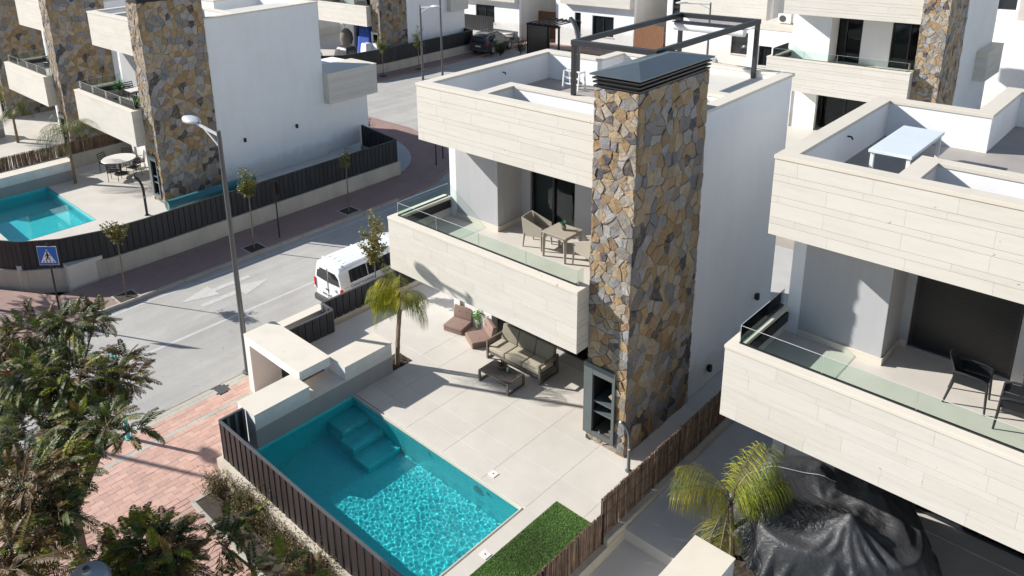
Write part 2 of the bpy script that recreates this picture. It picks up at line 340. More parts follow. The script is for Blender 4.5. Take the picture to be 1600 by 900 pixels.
def stone_mb(mb, poly, place, rng, mi=0):
    """one rough stone on a wall face: place(u, v, depth) -> point"""
    ring = []
    for a in range(len(poly)):
        p, q = poly[a], poly[(a + 1) % len(poly)]; L = math.hypot(q[0] - p[0], q[1] - p[1]); ring.append(p)
        if L > 0.09: ring.append(((p[0] + q[0]) / 2 + rng.uniform(-1, 1) * L * 0.05, (p[1] + q[1]) / 2 + rng.uniform(-1, 1) * L * 0.05))
    cx = sum(p[0] for p in ring) / len(ring); cy = sum(p[1] for p in ring) / len(ring); k = len(ring)
    d = rng.uniform(0.015, 0.042); tx, ty = rng.uniform(-0.06, 0.06), rng.uniform(-0.06, 0.06); vs = []
    for u, v in ring: vs.append(place(u, v, -0.01))
    for u, v in ring: vs.append(place(u, v, max(0.008, d * 0.8 + (u - cx) * tx + (v - cy) * ty + rng.uniform(-0.006, 0.006))))
    for u, v in ring:
        f = 0.93 + rng.uniform(-0.04, 0.03); vs.append(place(cx + (u - cx) * f, cy + (v - cy) * f, d + (u - cx) * tx + (v - cy) * ty + rng.uniform(-0.007, 0.009)))
    vs.append(place(cx, cy, d + rng.uniform(-0.004, 0.012)))
    fs = [(i, (i + 1) % k, k + (i + 1) % k, k + i) for i in range(k)] + [(k + i, k + (i + 1) % k, 2 * k + (i + 1) % k, 2 * k + i) for i in range(k)]
    fs += [(2 * k + i, 2 * k + (i + 1) % k, 3 * k) for i in range(k)]
    mb.add(vs, fs, mi)
CHH, CHW, CHD = 8.16, 0.97, 2.65
def make_stone_set():
    rng = random.Random(5); out = []
    front = lambda u, v, d: Vector((-CHW + u, -d, v)); side = lambda u, v, d: Vector((d, u, v))
    for (w, cell, seed, pl, boost) in ((CHW + .02, 0.18, 11, front, 1.6), (CHD, 0.225, 12, side, 1.0)):
        for ar, poly in stone_polys(w, CHH, cell, seed):
            cu = sum(p[0] for p in poly) / len(poly); cv = sum(p[1] for p in poly) / len(poly)
            if pl is front and cu < 0.74 and 0.2 < cv < 2.02: continue
            out.append((ar * boost, poly, pl, rng.choices(range(len(STONES)), STONE_W)[0]))
    out.sort(key=lambda t: -t[0]); return out
STONE_SET = make_stone_set(); _sm = {}
def stone_mesh(i):
    if i not in _sm:
        ar, poly, pl, mi = STONE_SET[i]; mb = MB(); stone_mb(mb, poly, pl, random.Random(i * 7 + 1)); _sm[i] = mb.mesh('stone', STONES[mi])
    return _sm[i]
def rest_mesh(first):
    key = ('rest', first)
    if key not in _sm:
        mb = MB()
        for i in range(first, len(STONE_SET)): ar, poly, pl, mi = STONE_SET[i]; stone_mb(mb, poly, pl, random.Random(i * 7 + 1), mi)
        _sm[key] = mb.mesh('stone', STONES)
    return _sm[key]
def chimney(root, n_single=300, niche=True):
    c = MB()
    hx0, hx1, hz0, hz1, hd = -0.80, -0.30, 0.30, 1.76, 0.55
    for a in ((-CHW + .02, hx0, .0, CHD, 0, CHH), (hx1, -.01, .0, CHD, 0, CHH), (hx0, hx1, .0, CHD, 0, hz0), (hx0, hx1, .0, CHD, hz1, CHH), (hx0, hx1, hd, CHD, hz0, hz1)): c.box(*a)
    ch = c.build('chimney', 'mortar', root)
    for i in range(min(n_single, len(STONE_SET))): link('stone', stone_mesh(i), ch)
    if n_single < len(STONE_SET): tag(link('stone', rest_mesh(n_single), ch), kind='stuff')
    x0, x1, y0, y1 = -CHW, 0.0, 0.0, CHD
    m = MB()
    for k in range(3):
        e = 0.03 + 0.01 * k; z = CHH + 0.015 + k * 0.08
        m.box(x0 - e, x1 + e, y0 - e, y1 + e, z, z + 0.035); m.box(x0 + .03, x1 - .03, y0 + .03, y1 - .03, z - .02, z + 0.085)
    m.build('chimney_louvre', 'black_metal', root, 0.008)
    m = MB(); e = 0.085; z = CHH + 0.255; xm = (x0 + x1) / 2
    vs = [(x0 - e, y0 - e, z), (x1 + e, y0 - e, z), (x1 + e, y1 + e, z), (x0 - e, y1 + e, z), (x0 - e, y0 - e, z + .03), (x1 + e, y0 - e, z + .03), (x1 + e, y1 + e, z + .03), (x0 - e, y1 + e, z + .03), (xm, y0 + .75, z + .17), (xm, y1 - .75, z + .17)]
    m.add(vs, [(0, 3, 2, 1), (0, 1, 5, 4), (1, 2, 6, 5), (2, 3, 7, 6), (3, 0, 4, 7), (4, 5, 8), (5, 6, 9, 8), (6, 7, 9), (7, 4, 8, 9)]); m.build('chimney_cap', 'cap_metal', root)
    if niche:
        m = MB()
        m.box(-1.03, hx0, -0.075, 0.02, 0.19, 2.0); m.box(hx1, -0.23, -0.075, 0.02, 0.19, 2.0)
        m.box(hx0, hx1, -0.072, 0.02, hz1, 1.998); m.box(hx0, hx1, -0.072, 0.02, 0.192, hz0)
        bf = m.build('barbecue_frame', 'bbq_frame', root, 0.006)
        for z in (0.80, 1.06): MB().box(hx0, hx1, -0.03, hd - .002, z, z + 0.035).build('shelf', 'bbq_frame', bf)
        MB().box(hx0 + .001, hx1 - .001, hd - .03, hd - .004, hz0, hz1).build('back_plate', 'soot', bf)
        MB().box(hx0 + .001, hx0 + .01, -.01, hd - .031, hz0 + .001, hz1).box(hx1 - .01, hx1 - .001, -.01, hd - .031, hz0 + .001, hz1).build('lining', 'soot', bf)
    return ch
_tm = {}
COURSES = [0.285, 0.125, 0.285, 0.125, 0.285, 0.125, 0.215]
def tile_mesh(L, h, t=0.028):
    k = (round(L, 3), round(h, 3))
    if k not in _tm:
        g = 0.003; _tm[k] = MB().box(g * .3, L - g * .3, -t, 0, g, h - g).mesh('cladding_tile', 'limestone', 0.0015, seg=1)
    return _tm[k]
def clad(parent, p0, ang, length, z0, z1, seed=0, tl=1.22):
    """courses of stone tiles on a face that starts at p0 and runs along direction ang; outward is to its right"""
    rng = random.Random(seed); s = (z1 - z0) / sum(COURSES); z = z1
    ca, sa = math.cos(ang), math.sin(ang)
    for ci, h in enumerate(COURSES):
        h *= s; z -= h; x = -rng.uniform(0.1, 1.1)
        while x < length - 0.01:
            a, b = max(0, x), min(length, x + tl)
            if length - b < 0.08: b = length
            if b - a > 0.01:
                o = link('cladding_tile', tile_mesh(b - a, h), parent, (p0[0] + ca * a, p0[1] + sa * a, z)); o.rotation_euler = (0, 0, ang)
            x = b if b == length else x + tl
def holes_wall(x0, x1, y0, y1, z0, z1, holes, mb=None):
    """wall in the XZ plane with rectangular openings (hx0, hx1, hz0, hz1)"""
    mb = mb or MB(); xs = sorted({x0, x1, *[h[0] for h in holes], *[h[1] for h in holes]}); zs = sorted({z0, z1, *[h[2] for h in holes], *[h[3] for h in holes]})
    for i in range(len(xs) - 1):
        for j in range(len(zs) - 1):
            cx, cz = (xs[i] + xs[i + 1]) / 2, (zs[j] + zs[j + 1]) / 2
            if not any(h[0] < cx < h[1] and h[2] < cz < h[3] for h in holes): mb.box(xs[i], xs[i + 1], y0, y1, zs[j], zs[j + 1])
    return mb
def window(root, x0, x1, z0, z1, y, parts=2, name='sliding_door', shutter=False, fw=0.055, glass='window_glass', curtain=None):
    """framed opening in a wall facing -Y"""
    m = MB(); m.box(x0, x1, y, y + .09, z0, z0 + fw); m.box(x0, x1, y, y + .09, z1 - fw, z1)
    w = (x1 - x0) / parts
    for k in range(parts + 1):
        c = x0 + k * w; a = max(x0, c - fw / 2 if 0 < k else c); b = min(x1, c + fw / 2 if k < parts else c)
        if k == 0: b = x0 + fw
        if k == parts: a = x1 - fw
        m.box(a, b, y + .002, y + .088, z0 + fw, z1 - fw)
    fr = m.build(name, 'anthracite', root)
    if shutter:
        h = 0.075; z = z0 + fw; k = 0
        while z < z1 - fw: MB().box(x0 + fw, x1 - fw, y + .012, y + .03, z, min(z + h - .0006, z1 - fw)).build('shutter_slat', 'black_metal', fr, 0.0012, seg=1); z += h
        MB().box(x0 + fw, x1 - fw, y + .028, y + .034, z0 + fw, z1 - fw).build('shutter_back', 'black_metal', fr)
    else:
        for k in range(parts):
            a = x0 + k * w + (fw if k == 0 else fw / 2); b = x0 + (k + 1) * w - (fw if k == parts - 1 else fw / 2)
            MB().box(a, b, y + .04 + .02 * (k % 2), y + .05 + .02 * (k % 2), z0 + fw, z1 - fw).build('pane', glass, fr)
        if curtain:
            m = MB(); k = 24; c0, c1 = curtain; vs = [(c0 + (c1 - c0) * i / k, y + .16 + (.035 if i % 2 else 0), zz) for zz in (z0 + .03, z1 - .03) for i in range(k + 1)]; m.add(vs, [(i, i + 1, k + 2 + i, k + 1 + i) for i in range(k)]); m.build('curtain', 'curtain', fr, 0, 'all')
    return fr
BL, BR, BF, BZ0, BZ1, FLZ = -7.03, -0.97, -0.45, 2.35, 3.85, 3.30
RF, RL, RZ0, RZ1, DECK = 0.65, -6.91, 5.72, 7.25, 6.45
def villa(name, label, loc, D=7.1, n_stones=300, has_chimney=True, niche=True, doors=((-4.75, -3.3),), shutter=False, glass=True, tiles=True, lefttiles=False, rearL=6.03, seed=0, roofx=True, gf=True, upper='grey_plaster'):
    root = thing(name, label, 'house', loc); t = 0.03
    # side and rear walls
    MB().box(-0.27, -0.03, 2.6, D - .02, 0, RZ1 - .07).build('side_wall', 'white_plaster', root, 0.008)
    MB().box(-6.80, -6.56, 1.65, rearL - .1, 0, RZ0 + .02).build('side_wall', 'white_plaster', root, 0.008)
    MB().box(-6.56, -0.27, rearL - .4, rearL - .12, 0, RZ0 + .02).build('rear_wall', 'white_plaster', root)
    # upper front with recess and doors
    MB().box(-6.56, -5.05, 1.65, 1.90, FLZ, RZ0 + .02).build('front_wall', upper, root, 0.008)
    m = MB(); m.box(-5.29, -5.05, 1.90, 2.60, FLZ, RZ0 + .02)
    holes_wall(-5.29, -0.27, 2.60, 2.85, FLZ, RZ0 + .02, [(a, b, FLZ + .02, 5.42) for a, b in doors], m); m.build('recess_wall', upper, root)
    for a, b in doors: window(root, a, b, FLZ + .02, 5.42, 2.66, 1 if shutter else 2, shutter=shutter, glass='room_glass', curtain=(a + .06, a + .06 + (b - a) * .42))
    m = MB(); m.box(-6.56, -5.02, 1.615, 1.648, FLZ + .002, FLZ + .14); m.box(-5.048, -5.015, 1.648, 2.565, FLZ + .002, FLZ + .14); m.box(-5.015, doors[0][0], 2.565, 2.598, FLZ + .002, FLZ + .14)
    m.build('skirting', 'coping', root, 0.004)
    # ground floor
    MB().box(-6.56, -5.4, 1.72, 1.96, 0, BZ0 + .06).build('front_wall', 'white_plaster', root)
    if gf: window(root, -5.4, -0.99, 0.02, BZ0 + .03, 2.40, 4, glass='room_glass')
    MB().box(-6.56, -.27, 1.97, rearL - .4, -.01, .012).build('room_floor', 'terrace_grey', root)
    MB().box(-6.56, -.27, 2.85, rearL - .4, FLZ - .28, FLZ - .02).build('upper_floor', 'terrace_grey', root)
    # balcony
    m = MB(); m.box(BL + t, BR - t, BF + t, -.20, BZ0, BZ1 - .07); m.box(BL + t, -6.80, -.20, 1.65, BZ0, BZ1 - .07); m.box(-1.2, BR - t, -.20, .0, BZ0, BZ1 - .07)
    m.box(-6.80, -.99, -.20, 2.66, BZ0 + .04, FLZ - .03)
    bal = m.build('balcony', 'warm_plaster', root)
    if tiles:
        clad(bal, (BL, BF + t), 0, BR - BL, BZ0, BZ1 - .07, seed + 1); clad(bal, (BR - t, BF + t), R(90), -BF - t, BZ0, BZ1 - .07, seed + 2)
        if lefttiles: clad(bal, (BL + t, 1.65), R(-90), 1.65 - BF, BZ0, BZ1 - .07, seed + 3)
    MB().box(-6.80, -.99, -.20, 2.66, FLZ - .03, FLZ).build('balcony_floor', 'terrace_tile', bal)
    m = MB(); m.box(BL - .01, BR + .008, BF - .012, -.17, BZ1 - .07, BZ1); m.box(BL - .01, -6.77, -.17, 1.65, BZ1 - .07, BZ1); m.box(-1.23, BR + .008, -.17, -.04, BZ1 - .07, BZ1)
    m.build('balcony_coping', 'coping', bal, 0.004)
    MB().box(-6.79, -6.74, -.165, 1.6, BZ1 - .30, BZ1 - .10).build('planter_trim', 'black_metal', bal)
    if glass:
        xs = [-6.86, -5.42, -3.98, -2.54, -1.12]; yg = -.24
        for a, b in zip(xs, xs[1:]): MB().box(a + .006, b - .006, yg, yg + .014, BZ1 - .02, BZ1 + .36).build('glass_panel', 'clear_glass', bal)
        MB().box(-6.875, -6.861, yg + .02, 1.62, BZ1 - .02, BZ1 + .36).build('glass_panel', 'clear_glass', bal)
        MB().box(-1.119, -1.105, yg + .02, -.05, BZ1 - .02, BZ1 + .36).build('glass_panel', 'clear_glass', bal)
        m = MB(); m.box(-6.86, -1.12, yg - .012, yg + .026, BZ1, BZ1 + .022); m.box(-6.882, -6.854, yg + .02, 1.62, BZ1, BZ1 + .022); m.build('glass_channel', 'anthracite', bal)
        m = MB(); m.box(-6.866, -1.114, yg + .0025, yg + .0115, BZ1 + .3601, BZ1 + .366)
        for x in xs: m.box(x - .005, x + .005, yg + .003, yg + .012, BZ1 + .02, BZ1 + .36)
        m.box(-6.872, -6.864, yg + .02, 1.62, BZ1 + .3601, BZ1 + .366); m.build('glass_edge', 'steel_light', bal)
    # roof band with parapets and terrace
    xr = -0.03
    m = MB()
    m.box(RL + t, xr - .25, RF + t, .93, RZ0, RZ1 - .07); m.box(RL + t, -6.63, .93, rearL - .28, RZ0, RZ1 - .07); m.box(RL + t, -4.75, rearL - .28, rearL, RZ0, RZ1 - .07)
    m.box(-5.03, -4.75, rearL, D - .25, RZ0 + .02, RZ1 - .07); m.box(-5.03, xr - .25, D - .25, D, 0, RZ1 - .07)
    m.box(-5.0, -4.72, .93, 2.15, DECK - .05, RZ1 - .07); m.box(-4.72, xr - .25, 1.93, 2.15, DECK - .05, RZ1 - .07)
    if roofx: m.box(-2.6, xr - .25, 4.1, 4.35, DECK, RZ1 - .07); m.box(-2.6, xr - .25, 4.35, D - .25, DECK - .001, RZ1 - .22)
    m.box(RL + t + .003, xr - .253, RF + t + .003, D - .26, RZ0 + .003, DECK - .03)
    rb = m.build('roof_parapet', 'white_plaster', root)
    MB().box(-6.63, xr - .25, .93, D - .25, DECK - .03, DECK).build('roof_deck', 'deck_tile', rb)
    if roofx: MB().box(-2.6, xr - .25, 4.37, D - .27, RZ1 - .22, RZ1 - .19).build('raised_deck', 'limestone', rb)
    if tiles:
        clad(rb, (RL, RF + t), 0, xr - RL - .26, RZ0, RZ1 - .07, seed + 4)
        if lefttiles: clad(rb, (RL + t, rearL), R(-90), rearL - RF, RZ0, RZ1 - .07, seed + 5)
    c = MB(); z0, z1 = RZ1 - .07, RZ1; o = .015
    for a in ((RL - o, xr - .24, RF - o, .95), (RL - o, -6.61, .95, rearL - .30), (RL - o, -4.73, rearL - .30, rearL + o), (-5.05, -4.73, rearL + o, D - .27), (-5.05, xr - .30, D - .27, D + o), (xr - .27, xr + .045, 2.66, D + o),
              (-5.02, -4.70, .95, 2.17), (-4.70, xr - .27, 1.91, 2.17)): c.box(*a, z0, z1)
    if roofx: c.box(-2.62, xr - .27, 4.08, 4.37, z0, z1)
    c.build('parapet_coping', 'coping', rb, 0.004)
    if has_chimney: chimney(root, n_stones, niche)
    return root

# ------------------------------------------------------------------ ground, road, pavements
def sheet(name, poly, z, mat, kind='structure'):
    m = MB(); m.add([(x, y, z) for x, y in poly], [tuple(range(len(poly)))]); o = m.build(name, mat); o['kind'] = kind; return o
PZ, ROADZ = -0.70, -0.82
sheet('ground', [(-700, -700), (700, -700), (700, 700), (-700, 700)], -1.6, 'ground_fill')
sheet('road', [(-16.45, -60), (-10.05, -60), (-10.05, 13), (-10.05, 70), (-34.3, 70), (-34.3, 21), (-33, 17.0), (-60, 17.0), (-60, 13.2), (-22, 12.0), (-18.5, 10), (-16.45, 6)], ROADZ, 'asphalt')
# painted markings
def arrow(cx, cy, flip):
    pts = [(-0.12, -1.3), (0.12, -1.3), (0.12, 0.1), (0.42, 0.1), (0, 1.3), (-0.42, 0.1), (-0.12, 0.1)]
    return [(cx + x * flip, cy + y * flip) for x, y in pts]
road_marks = MB()
road_marks.add([(x, y, ROADZ + .004) for x, y in ((-13.17, -40), (-13.05, -40), (-13.05, 12), (-13.17, 12))], [(0, 1, 2, 3)])
road_marks.add([(x, y, ROADZ + .004) for x, y in ((-16.15, -40), (-16.07, -40), (-16.07, 10), (-16.15, 10))], [(0, 1, 2, 3)])
for a in (arrow(-14.5, -1.1, 1), arrow(-15.2, -1.5, -1)): road_marks.add([(x, y, ROADZ + .005 + .001 * (a[0][0] < -15)) for x, y in a], [tuple(range(7))])
o = road_marks.build('road_marking', 'road_paint'); o['kind'] = 'structure'
def pavement(name, poly, mat, z=PZ):
    o = MB().prism(poly, -1.29, z).build(name, mat); o['kind'] = 'structure'; return o
# near pavement: bedding slab, kerb stones and pavers one by one
pv = pavement('pavement', [(-9.95, -60), (5, -60), (5, -6.0), (-6.72, -6.0), (-6.95, -5.6), (-9.0, -3.0), (-9.2, 13), (-9.95, 13)], 'paver_sand', PZ - .03)
kb = MB().box(0, .12, .004, .996, -0.94 - PZ, 0).mesh('kerb_stone', 'kerb', 0.012, seg=1)
for k in range(40): link('kerb_stone', kb, pv, (-10.07, -14 + k, PZ))
rng = random.Random(3); cells = []; row = 0; x = -9.94
while x < 1.5:
    y = -16 + (0.15 if row % 2 else 0)
    while y < 8:
        cx, cy = x + .075, y + .15
        inside = cx < -6.75 or cy < -6.2
        if cx > -9.25 and cy > -3.2: inside = False
        if -7.0 < cx < -6.0 and cy > -6.1: inside = False
        if -6.35 < cx < 2 and -6.95 < cy < -6.0: inside = False    # planting bed
        if -9.9 < cx < -9.5 and -4.55 < cy < -4.2: inside = False   # manhole
        if inside: cells.append((x, y, row))
        y += 0.3
    x += 0.15; row += 1
pm = [MB().box(.003, .147, .003, .297, -.06, 0).mesh('paver', 'paver_%d' % i, 0.006, seg=1) for i in range(4)]; pg = MB().box(.003, .147, .003, .297, -.06, 0).mesh('paver', 'paver_grey', 0.006, seg=1)
def near(c):  # those that show largest in the picture: in view and close
    x, y, r = c; return (x - 7.84) ** 2 + (y + 12.7) ** 2 + (400 if not (-9.95 < x < -3.2 and -10.5 < y < -3.0) else 0)
cells.sort(key=near); rest = MB()
for i, (x, y, r) in enumerate(cells):
    grey = r in (0, 1, 6); dz = rng.uniform(-.004, .003)
    if i < 300:
        o = link('paver', pg if grey else rng.choice(pm), pv, (x, y, PZ + dz)); o.rotation_euler = (rng.uniform(-.006, .006), rng.uniform(-.01, .01), rng.uniform(-.006, .006))
    else: rest.box(x + .003, x + .147, y + .003, y + .297, PZ - .06, PZ + dz, 4 if grey else rng.randrange(4))
tag(rest.build('paver', ['paver_0', 'paver_1', 'paver_2', 'paver_3', 'paver_grey'], pv), kind='stuff')
tag(MB().box(-9.88, -9.54, -4.54, -4.22, PZ - .05, PZ + .004).build('manhole_cover', 'lamp_metal'), 'square grey metal access cover in the pink pavers by the kerb', 'manhole cover')
# far pavement across the road, round the corner, and the concrete drive
pl = pavement('pavement', [(-16.45, -60), (-16.45, 8), (-16.8, 10.6), (-18.0, 12.9), (-20.3, 14.6), (-24, 15.5), (-60, 15.5), (-60, 9.25), (-18.6, 9.25), (-18.6, -5.5), (-21, -7.0), (-60, -9), (-60, -60)], 'far_pavers')
for k in range(44): link('kerb_stone', kb, pl, (-16.57, -36 + k, PZ + .004))
dr = [(-18.62, 9.2)] + [(-25 + 6.3 * math.cos(a), 9.3 + 4.4 * math.sin(a)) for a in [R(8 * k) for k in range(12)]] + [(-26, 13.7), (-26, 9.2)]
sheet('driveway', dr, PZ + .006, 'drive_concrete')
pavement('pavement', [(-35.9, 17), (-34.4, 18.5), (-34.3, 24), (-34.2, 62), (-35.9, 62)], 'far_pavers')
pavement('pavement', [(-33.5, 38.5), (-10, 36.5), (-10, 70), (-33.5, 70)], 'far_pavers', PZ - .06)
# plots of the villas
def plot(poly, z, mat, name='courtyard'):
    o = MB().prism(poly, -1.29, z).build(name, mat); o['kind'] = 'structure'; return o
plot([(-9.1, 2.5), (1.0, 2.5), (1.0, 12.5), (-9.1, 12.5)], -0.012, 'terrace_grey')
plot([(-9.1, -3.0), (-6.85, -3.0), (-6.85, 2.5), (-9.1, 2.5)], -0.02, 'terrace_tile')
plot([(-10.0, 17.2), (30, 17.2), (30, 70), (-10.0, 70)], 0.0, 'terrace_tile')
plot([(1.16, -1.7), (30, -1.7), (30, 12.5), (1.16, 12.5)], -0.016, 'terrace_grey')
plot([(1.16, -1.7), (1.16, -9), (30, -9), (30, -1.7)], -0.26, 'terrace_grey')
plot([(-36.2, 20.5), (-35.9, 62), (-60, 62), (-60, 17.5), (-38, 17.5)], 0.0, 'terrace_tile')

lp = MB()
for a in ((-60, -27.84, -8.5, 9.3), (-22.28, -18.9, -5.0, 9.3), (-27.84, -22.28, -2.61, 9.3), (-27.84, -22.28, -6.9, -5.70), (-22.28, -20.2, -6.2, -5.0), (-60, -26, 9.3, 12.0)): lp.box(*a, -1.29, .1)
o = lp.build('courtyard', 'terrace_tile'); o['kind'] = 'structure'
# ------------------------------------------------------------------ the terrace in front: tiles one by one
terr = MB().box(-6.85, 1.0, -2.66, 2.5, -1.29, -.03).box(-.62, 1.0, -5.9, -2.66, -1.29, -.03).box(-6.85, -.62, -5.95, -5.70, -1.29, -.03).box(-6.85, -6.12, -5.70, -2.66, -1.29, -.03).build('terrace', 'joint'); terr['kind'] = 'structure'
xs = sorted([-6.85, -6.12, -.58, 1.0] + [-.58 - 1.2 * k for k in range(1, 5)] + [.42]); ys = sorted([-5.95, -5.70, -2.61, 2.5] + [-1.48 + 1.2 * k for k in range(0, 4)] + [-3.85, -5.05, -2.06])
for i in range(len(xs) - 1):
    for j in range(len(ys) - 1):
        a, b, c, d = xs[i], xs[i + 1], ys[j], ys[j + 1]; mx, my = (a + b) / 2, (c + d) / 2
        if -6.12 < mx < -.58 and -5.70 < my < -2.61: continue
        if mx < -6.12 and my > -1.35 and my < -0.55: continue
        g = .0014; MB().box(a + g, b - g, c + g, d - g, -.04, 0).build('tile', 'terrace_tile', terr, 0.0025, seg=1)
MB().box(-6.85, -6.72, -1.48, -.28, -.04, -.004).box(-6.72, -6.12, -.62, -.28, -.04, -.004).build('tile', 'terrace_tile', terr)

# ------------------------------------------------------------------ pool
m, n, l, p = nmat('pool_water'); out = n['Material Output']
gs = n.new('ShaderNodeBsdfGlass'); gs.inputs['IOR'].default_value = 1.33; gs.inputs['Roughness'].default_value = 0; gs.inputs['Color'].default_value = (0.66, 0.945, 0.96, 1); l.new(gs.outputs[0], out.inputs['Surface'])
sd.cycles.is_caustics_light = True       # sunlight is refracted by the rippled water onto the basin
def pool(label, loc, x0=-6.09, x1=-.63, y0=-5.69, y1=-2.675, detail=True, depth=1.2):
    t = thing('swimming_pool', label, 'pool', loc)
    m = MB(); d = -depth
    V = [(x0, y0), (x1, y0), (x1, y1), (x0, y1)]
    vs = [(x, y, 0.0) for x, y in V] + [(x, y, d) for x, y in V]; m.add(vs, [(4, 5, 6, 7), (0, 4, 7, 3), (1, 2, 6, 5), (0, 1, 5, 4), (3, 7, 6, 2)]); m.build('basin', 'pool_mosaic', t)
    # gently rippled water
    rg = random.Random(8); wv = []
    for _ in range(26): k_ = rg.uniform(28, 78); wv.append((rg.uniform(0, 6.28), k_, rg.uniform(0, 6.28), 0.0047 / k_ if detail else 0))
    wv2 = [(math.cos(a), math.sin(a), k, ph, am) for a, k, ph, am in wv]
    nx, ny = (440, 245) if detail else (40, 24); vs = []; fs = []
    for j in range(ny + 1):
        for i in range(nx + 1):
            x = x0 + (x1 - x0) * i / nx; y = y0 + (y1 - y0) * j / ny; z = -.085
            for ca, sa, k, ph, am in wv2: z += am * math.sin(k * (x * ca + y * sa) + ph)
            rr = math.hypot(x + 1.55, y + 4.35); z += 0.0016 * math.exp(-rr * 1.5) * math.sin(rr * 30)
            vs.append((x, y, z))
    for j in range(ny):
        for i in range(nx): a = j * (nx + 1) + i; fs.append((a, a + 1, a + nx + 2, a + nx + 1))
    wm = MB(); wm.add(vs, fs); wo = wm.build('water', 'pool_water', t, 0, 'all'); wo.cycles.is_caustics_caster = True
    for ch in t.children:
        if ch.name.startswith('basin'): ch.cycles.is_caustics_receiver = True
    if detail:
        MB().box(x0 + .002, x0 + .62, y1 - .85, y1 - .003, d + .002, -.48).build('step', 'pool_step', t, 0.03); MB().box(x0 + .62, x0 + 1.15, y1 - .95, y1 - .003, d + .002, -.72).build('step', 'pool_step', t, 0.03); MB().box(x0 + 1.15, x0 + 1.75, y1 - 1.0, y1 - .003, d + .002, -.96).build('step', 'pool_step', t, 0.03)
        for ch in t.children:
            if ch.name.startswith('step'): ch.cycles.is_caustics_receiver = True
        lg = MB(); lg.tube([(x0 + 4.25, y1 + .01, -.42), (x0 + 4.25, y1 - .03, -.42)], .12, 20); lg.build('pool_light', 'steel_light', t, 0.008)
        for q in (4.55, 2.75): MB().tube([(x0 + q, y1 + .01, -.30), (x0 + q, y1 - .025, -.30)], .04, 12).build('inlet', 'cover_white', t)
        MB().box(x1 - .012, x1 + .01, y0, y1 - .012, -.10, -.002).box(x0, x1, y1 - .012, y1 + .01, -.10, -.002).box(x0 + .001, x1 - .012, y0, y0 + .012, -.10, -.002).build('waterline_trim', 'coping', t)
    return t
pool('large turquoise swimming pool beside the lawn strip, inside the slatted fence', (0, 0, 0))
for k, (x, y) in enumerate(((-1.69, -2.35), (-.36, -4.06))):
    o = MB().box(-.09, .09, -.09, .09, .001, .012).build('skimmer_cover', 'cover_white', None, 0.004, loc=(x, y, 0)); MB().tube([(0, 0, .012), (0, 0, .016)], .015, 10).build('screw', 'black_metal', o)
    tag(o, ['square white cover set in the terrace on the long side of the pool', 'square white cover set in the terrace between the pool and the lawn'][k], 'cover', 'pool covers')
pool('turquoise swimming pool behind the dark curved fence across the road', (-21.7, 0, .1), detail=False)
# artificial lawn
lawn = MB().box(-.23, .98, -6.6, -2.06, .001, .02).build('lawn', 'turf_base'); tag(lawn, 'rectangle of green artificial grass beside the pool', 'lawn')
rng = random.Random(4); gm = MB()
for k in range(30000):
    x = rng.uniform(-.22, .97); y = rng.uniform(-4.9, -2.07); a = rng.uniform(0, 6.28); h = rng.uniform(.010, .022); w = .007; lx, ly = rng.uniform(-.02, .02), rng.uniform(-.02, .02)
    s = rng.uniform(.7, 1.25); seam = 0.8 if abs(x - .40) < .012 else 1; s *= .85 + .3 * math.sin(x * 3 + 1) * math.sin(y * 2.3); c = (0.20 * s * seam, 0.34 * s * seam, 0.09 * s)
    gm.add([(x - w * math.cos(a), y - w * math.sin(a), .02), (x + w * math.cos(a), y + w * math.sin(a), .02), (x + lx, y + ly, .02 + h)], [(0, 1, 2)], 0, c)
tag(gm.build('grass_blades', 'grass_blade', lawn), kind='stuff')

# ------------------------------------------------------------------ villas
M_ = villa('villa', 'white two-storey villa with cream stone balcony and tall chimney beside the pool', (0, 0, 0), n_stones=300)
R_ = villa('villa', 'neighbouring villa on the right with closed black shutter and cream balcony', (9.2, .2, 0), D=8.3, n_stones=0, shutter=True, doors=((-4.9, -3.25),), seed=20, rearL=5.9, roofx=False, upper='grey_plaster')
L1 = villa('villa', 'villa across the road with large blank white side wall and stone chimney', (-21.7, .0, .1), D=8.3, n_stones=300, seed=40, niche=True)
L2 = villa('villa', 'second villa from the street on the left, partly hidden behind a stone chimney', (-31.7, 0, .1), D=8.3, n_stones=300, seed=60, niche=True)
L3 = villa('villa', 'leftmost villa, of which only a dark stone chimney wall shows', (-41.7, 0, .1), D=8.3, n_stones=0, seed=80, glass=False, tiles=False, niche=True)
U_ = villa('villa', 'villa at the upper right with two tall balcony windows and narrow stone chimney', (-1.0, 24.45, 0), D=8.3, n_stones=0, seed=100, doors=((-5.4, -4.0), (-2.75, -1.3)), upper='white_plaster', niche=True)
N_ = villa('villa', 'villa behind the far corner fence with blue covered furniture on its terrace', (-37.1, 24.7, 0), D=9.0, n_stones=0, seed=120, niche=True)
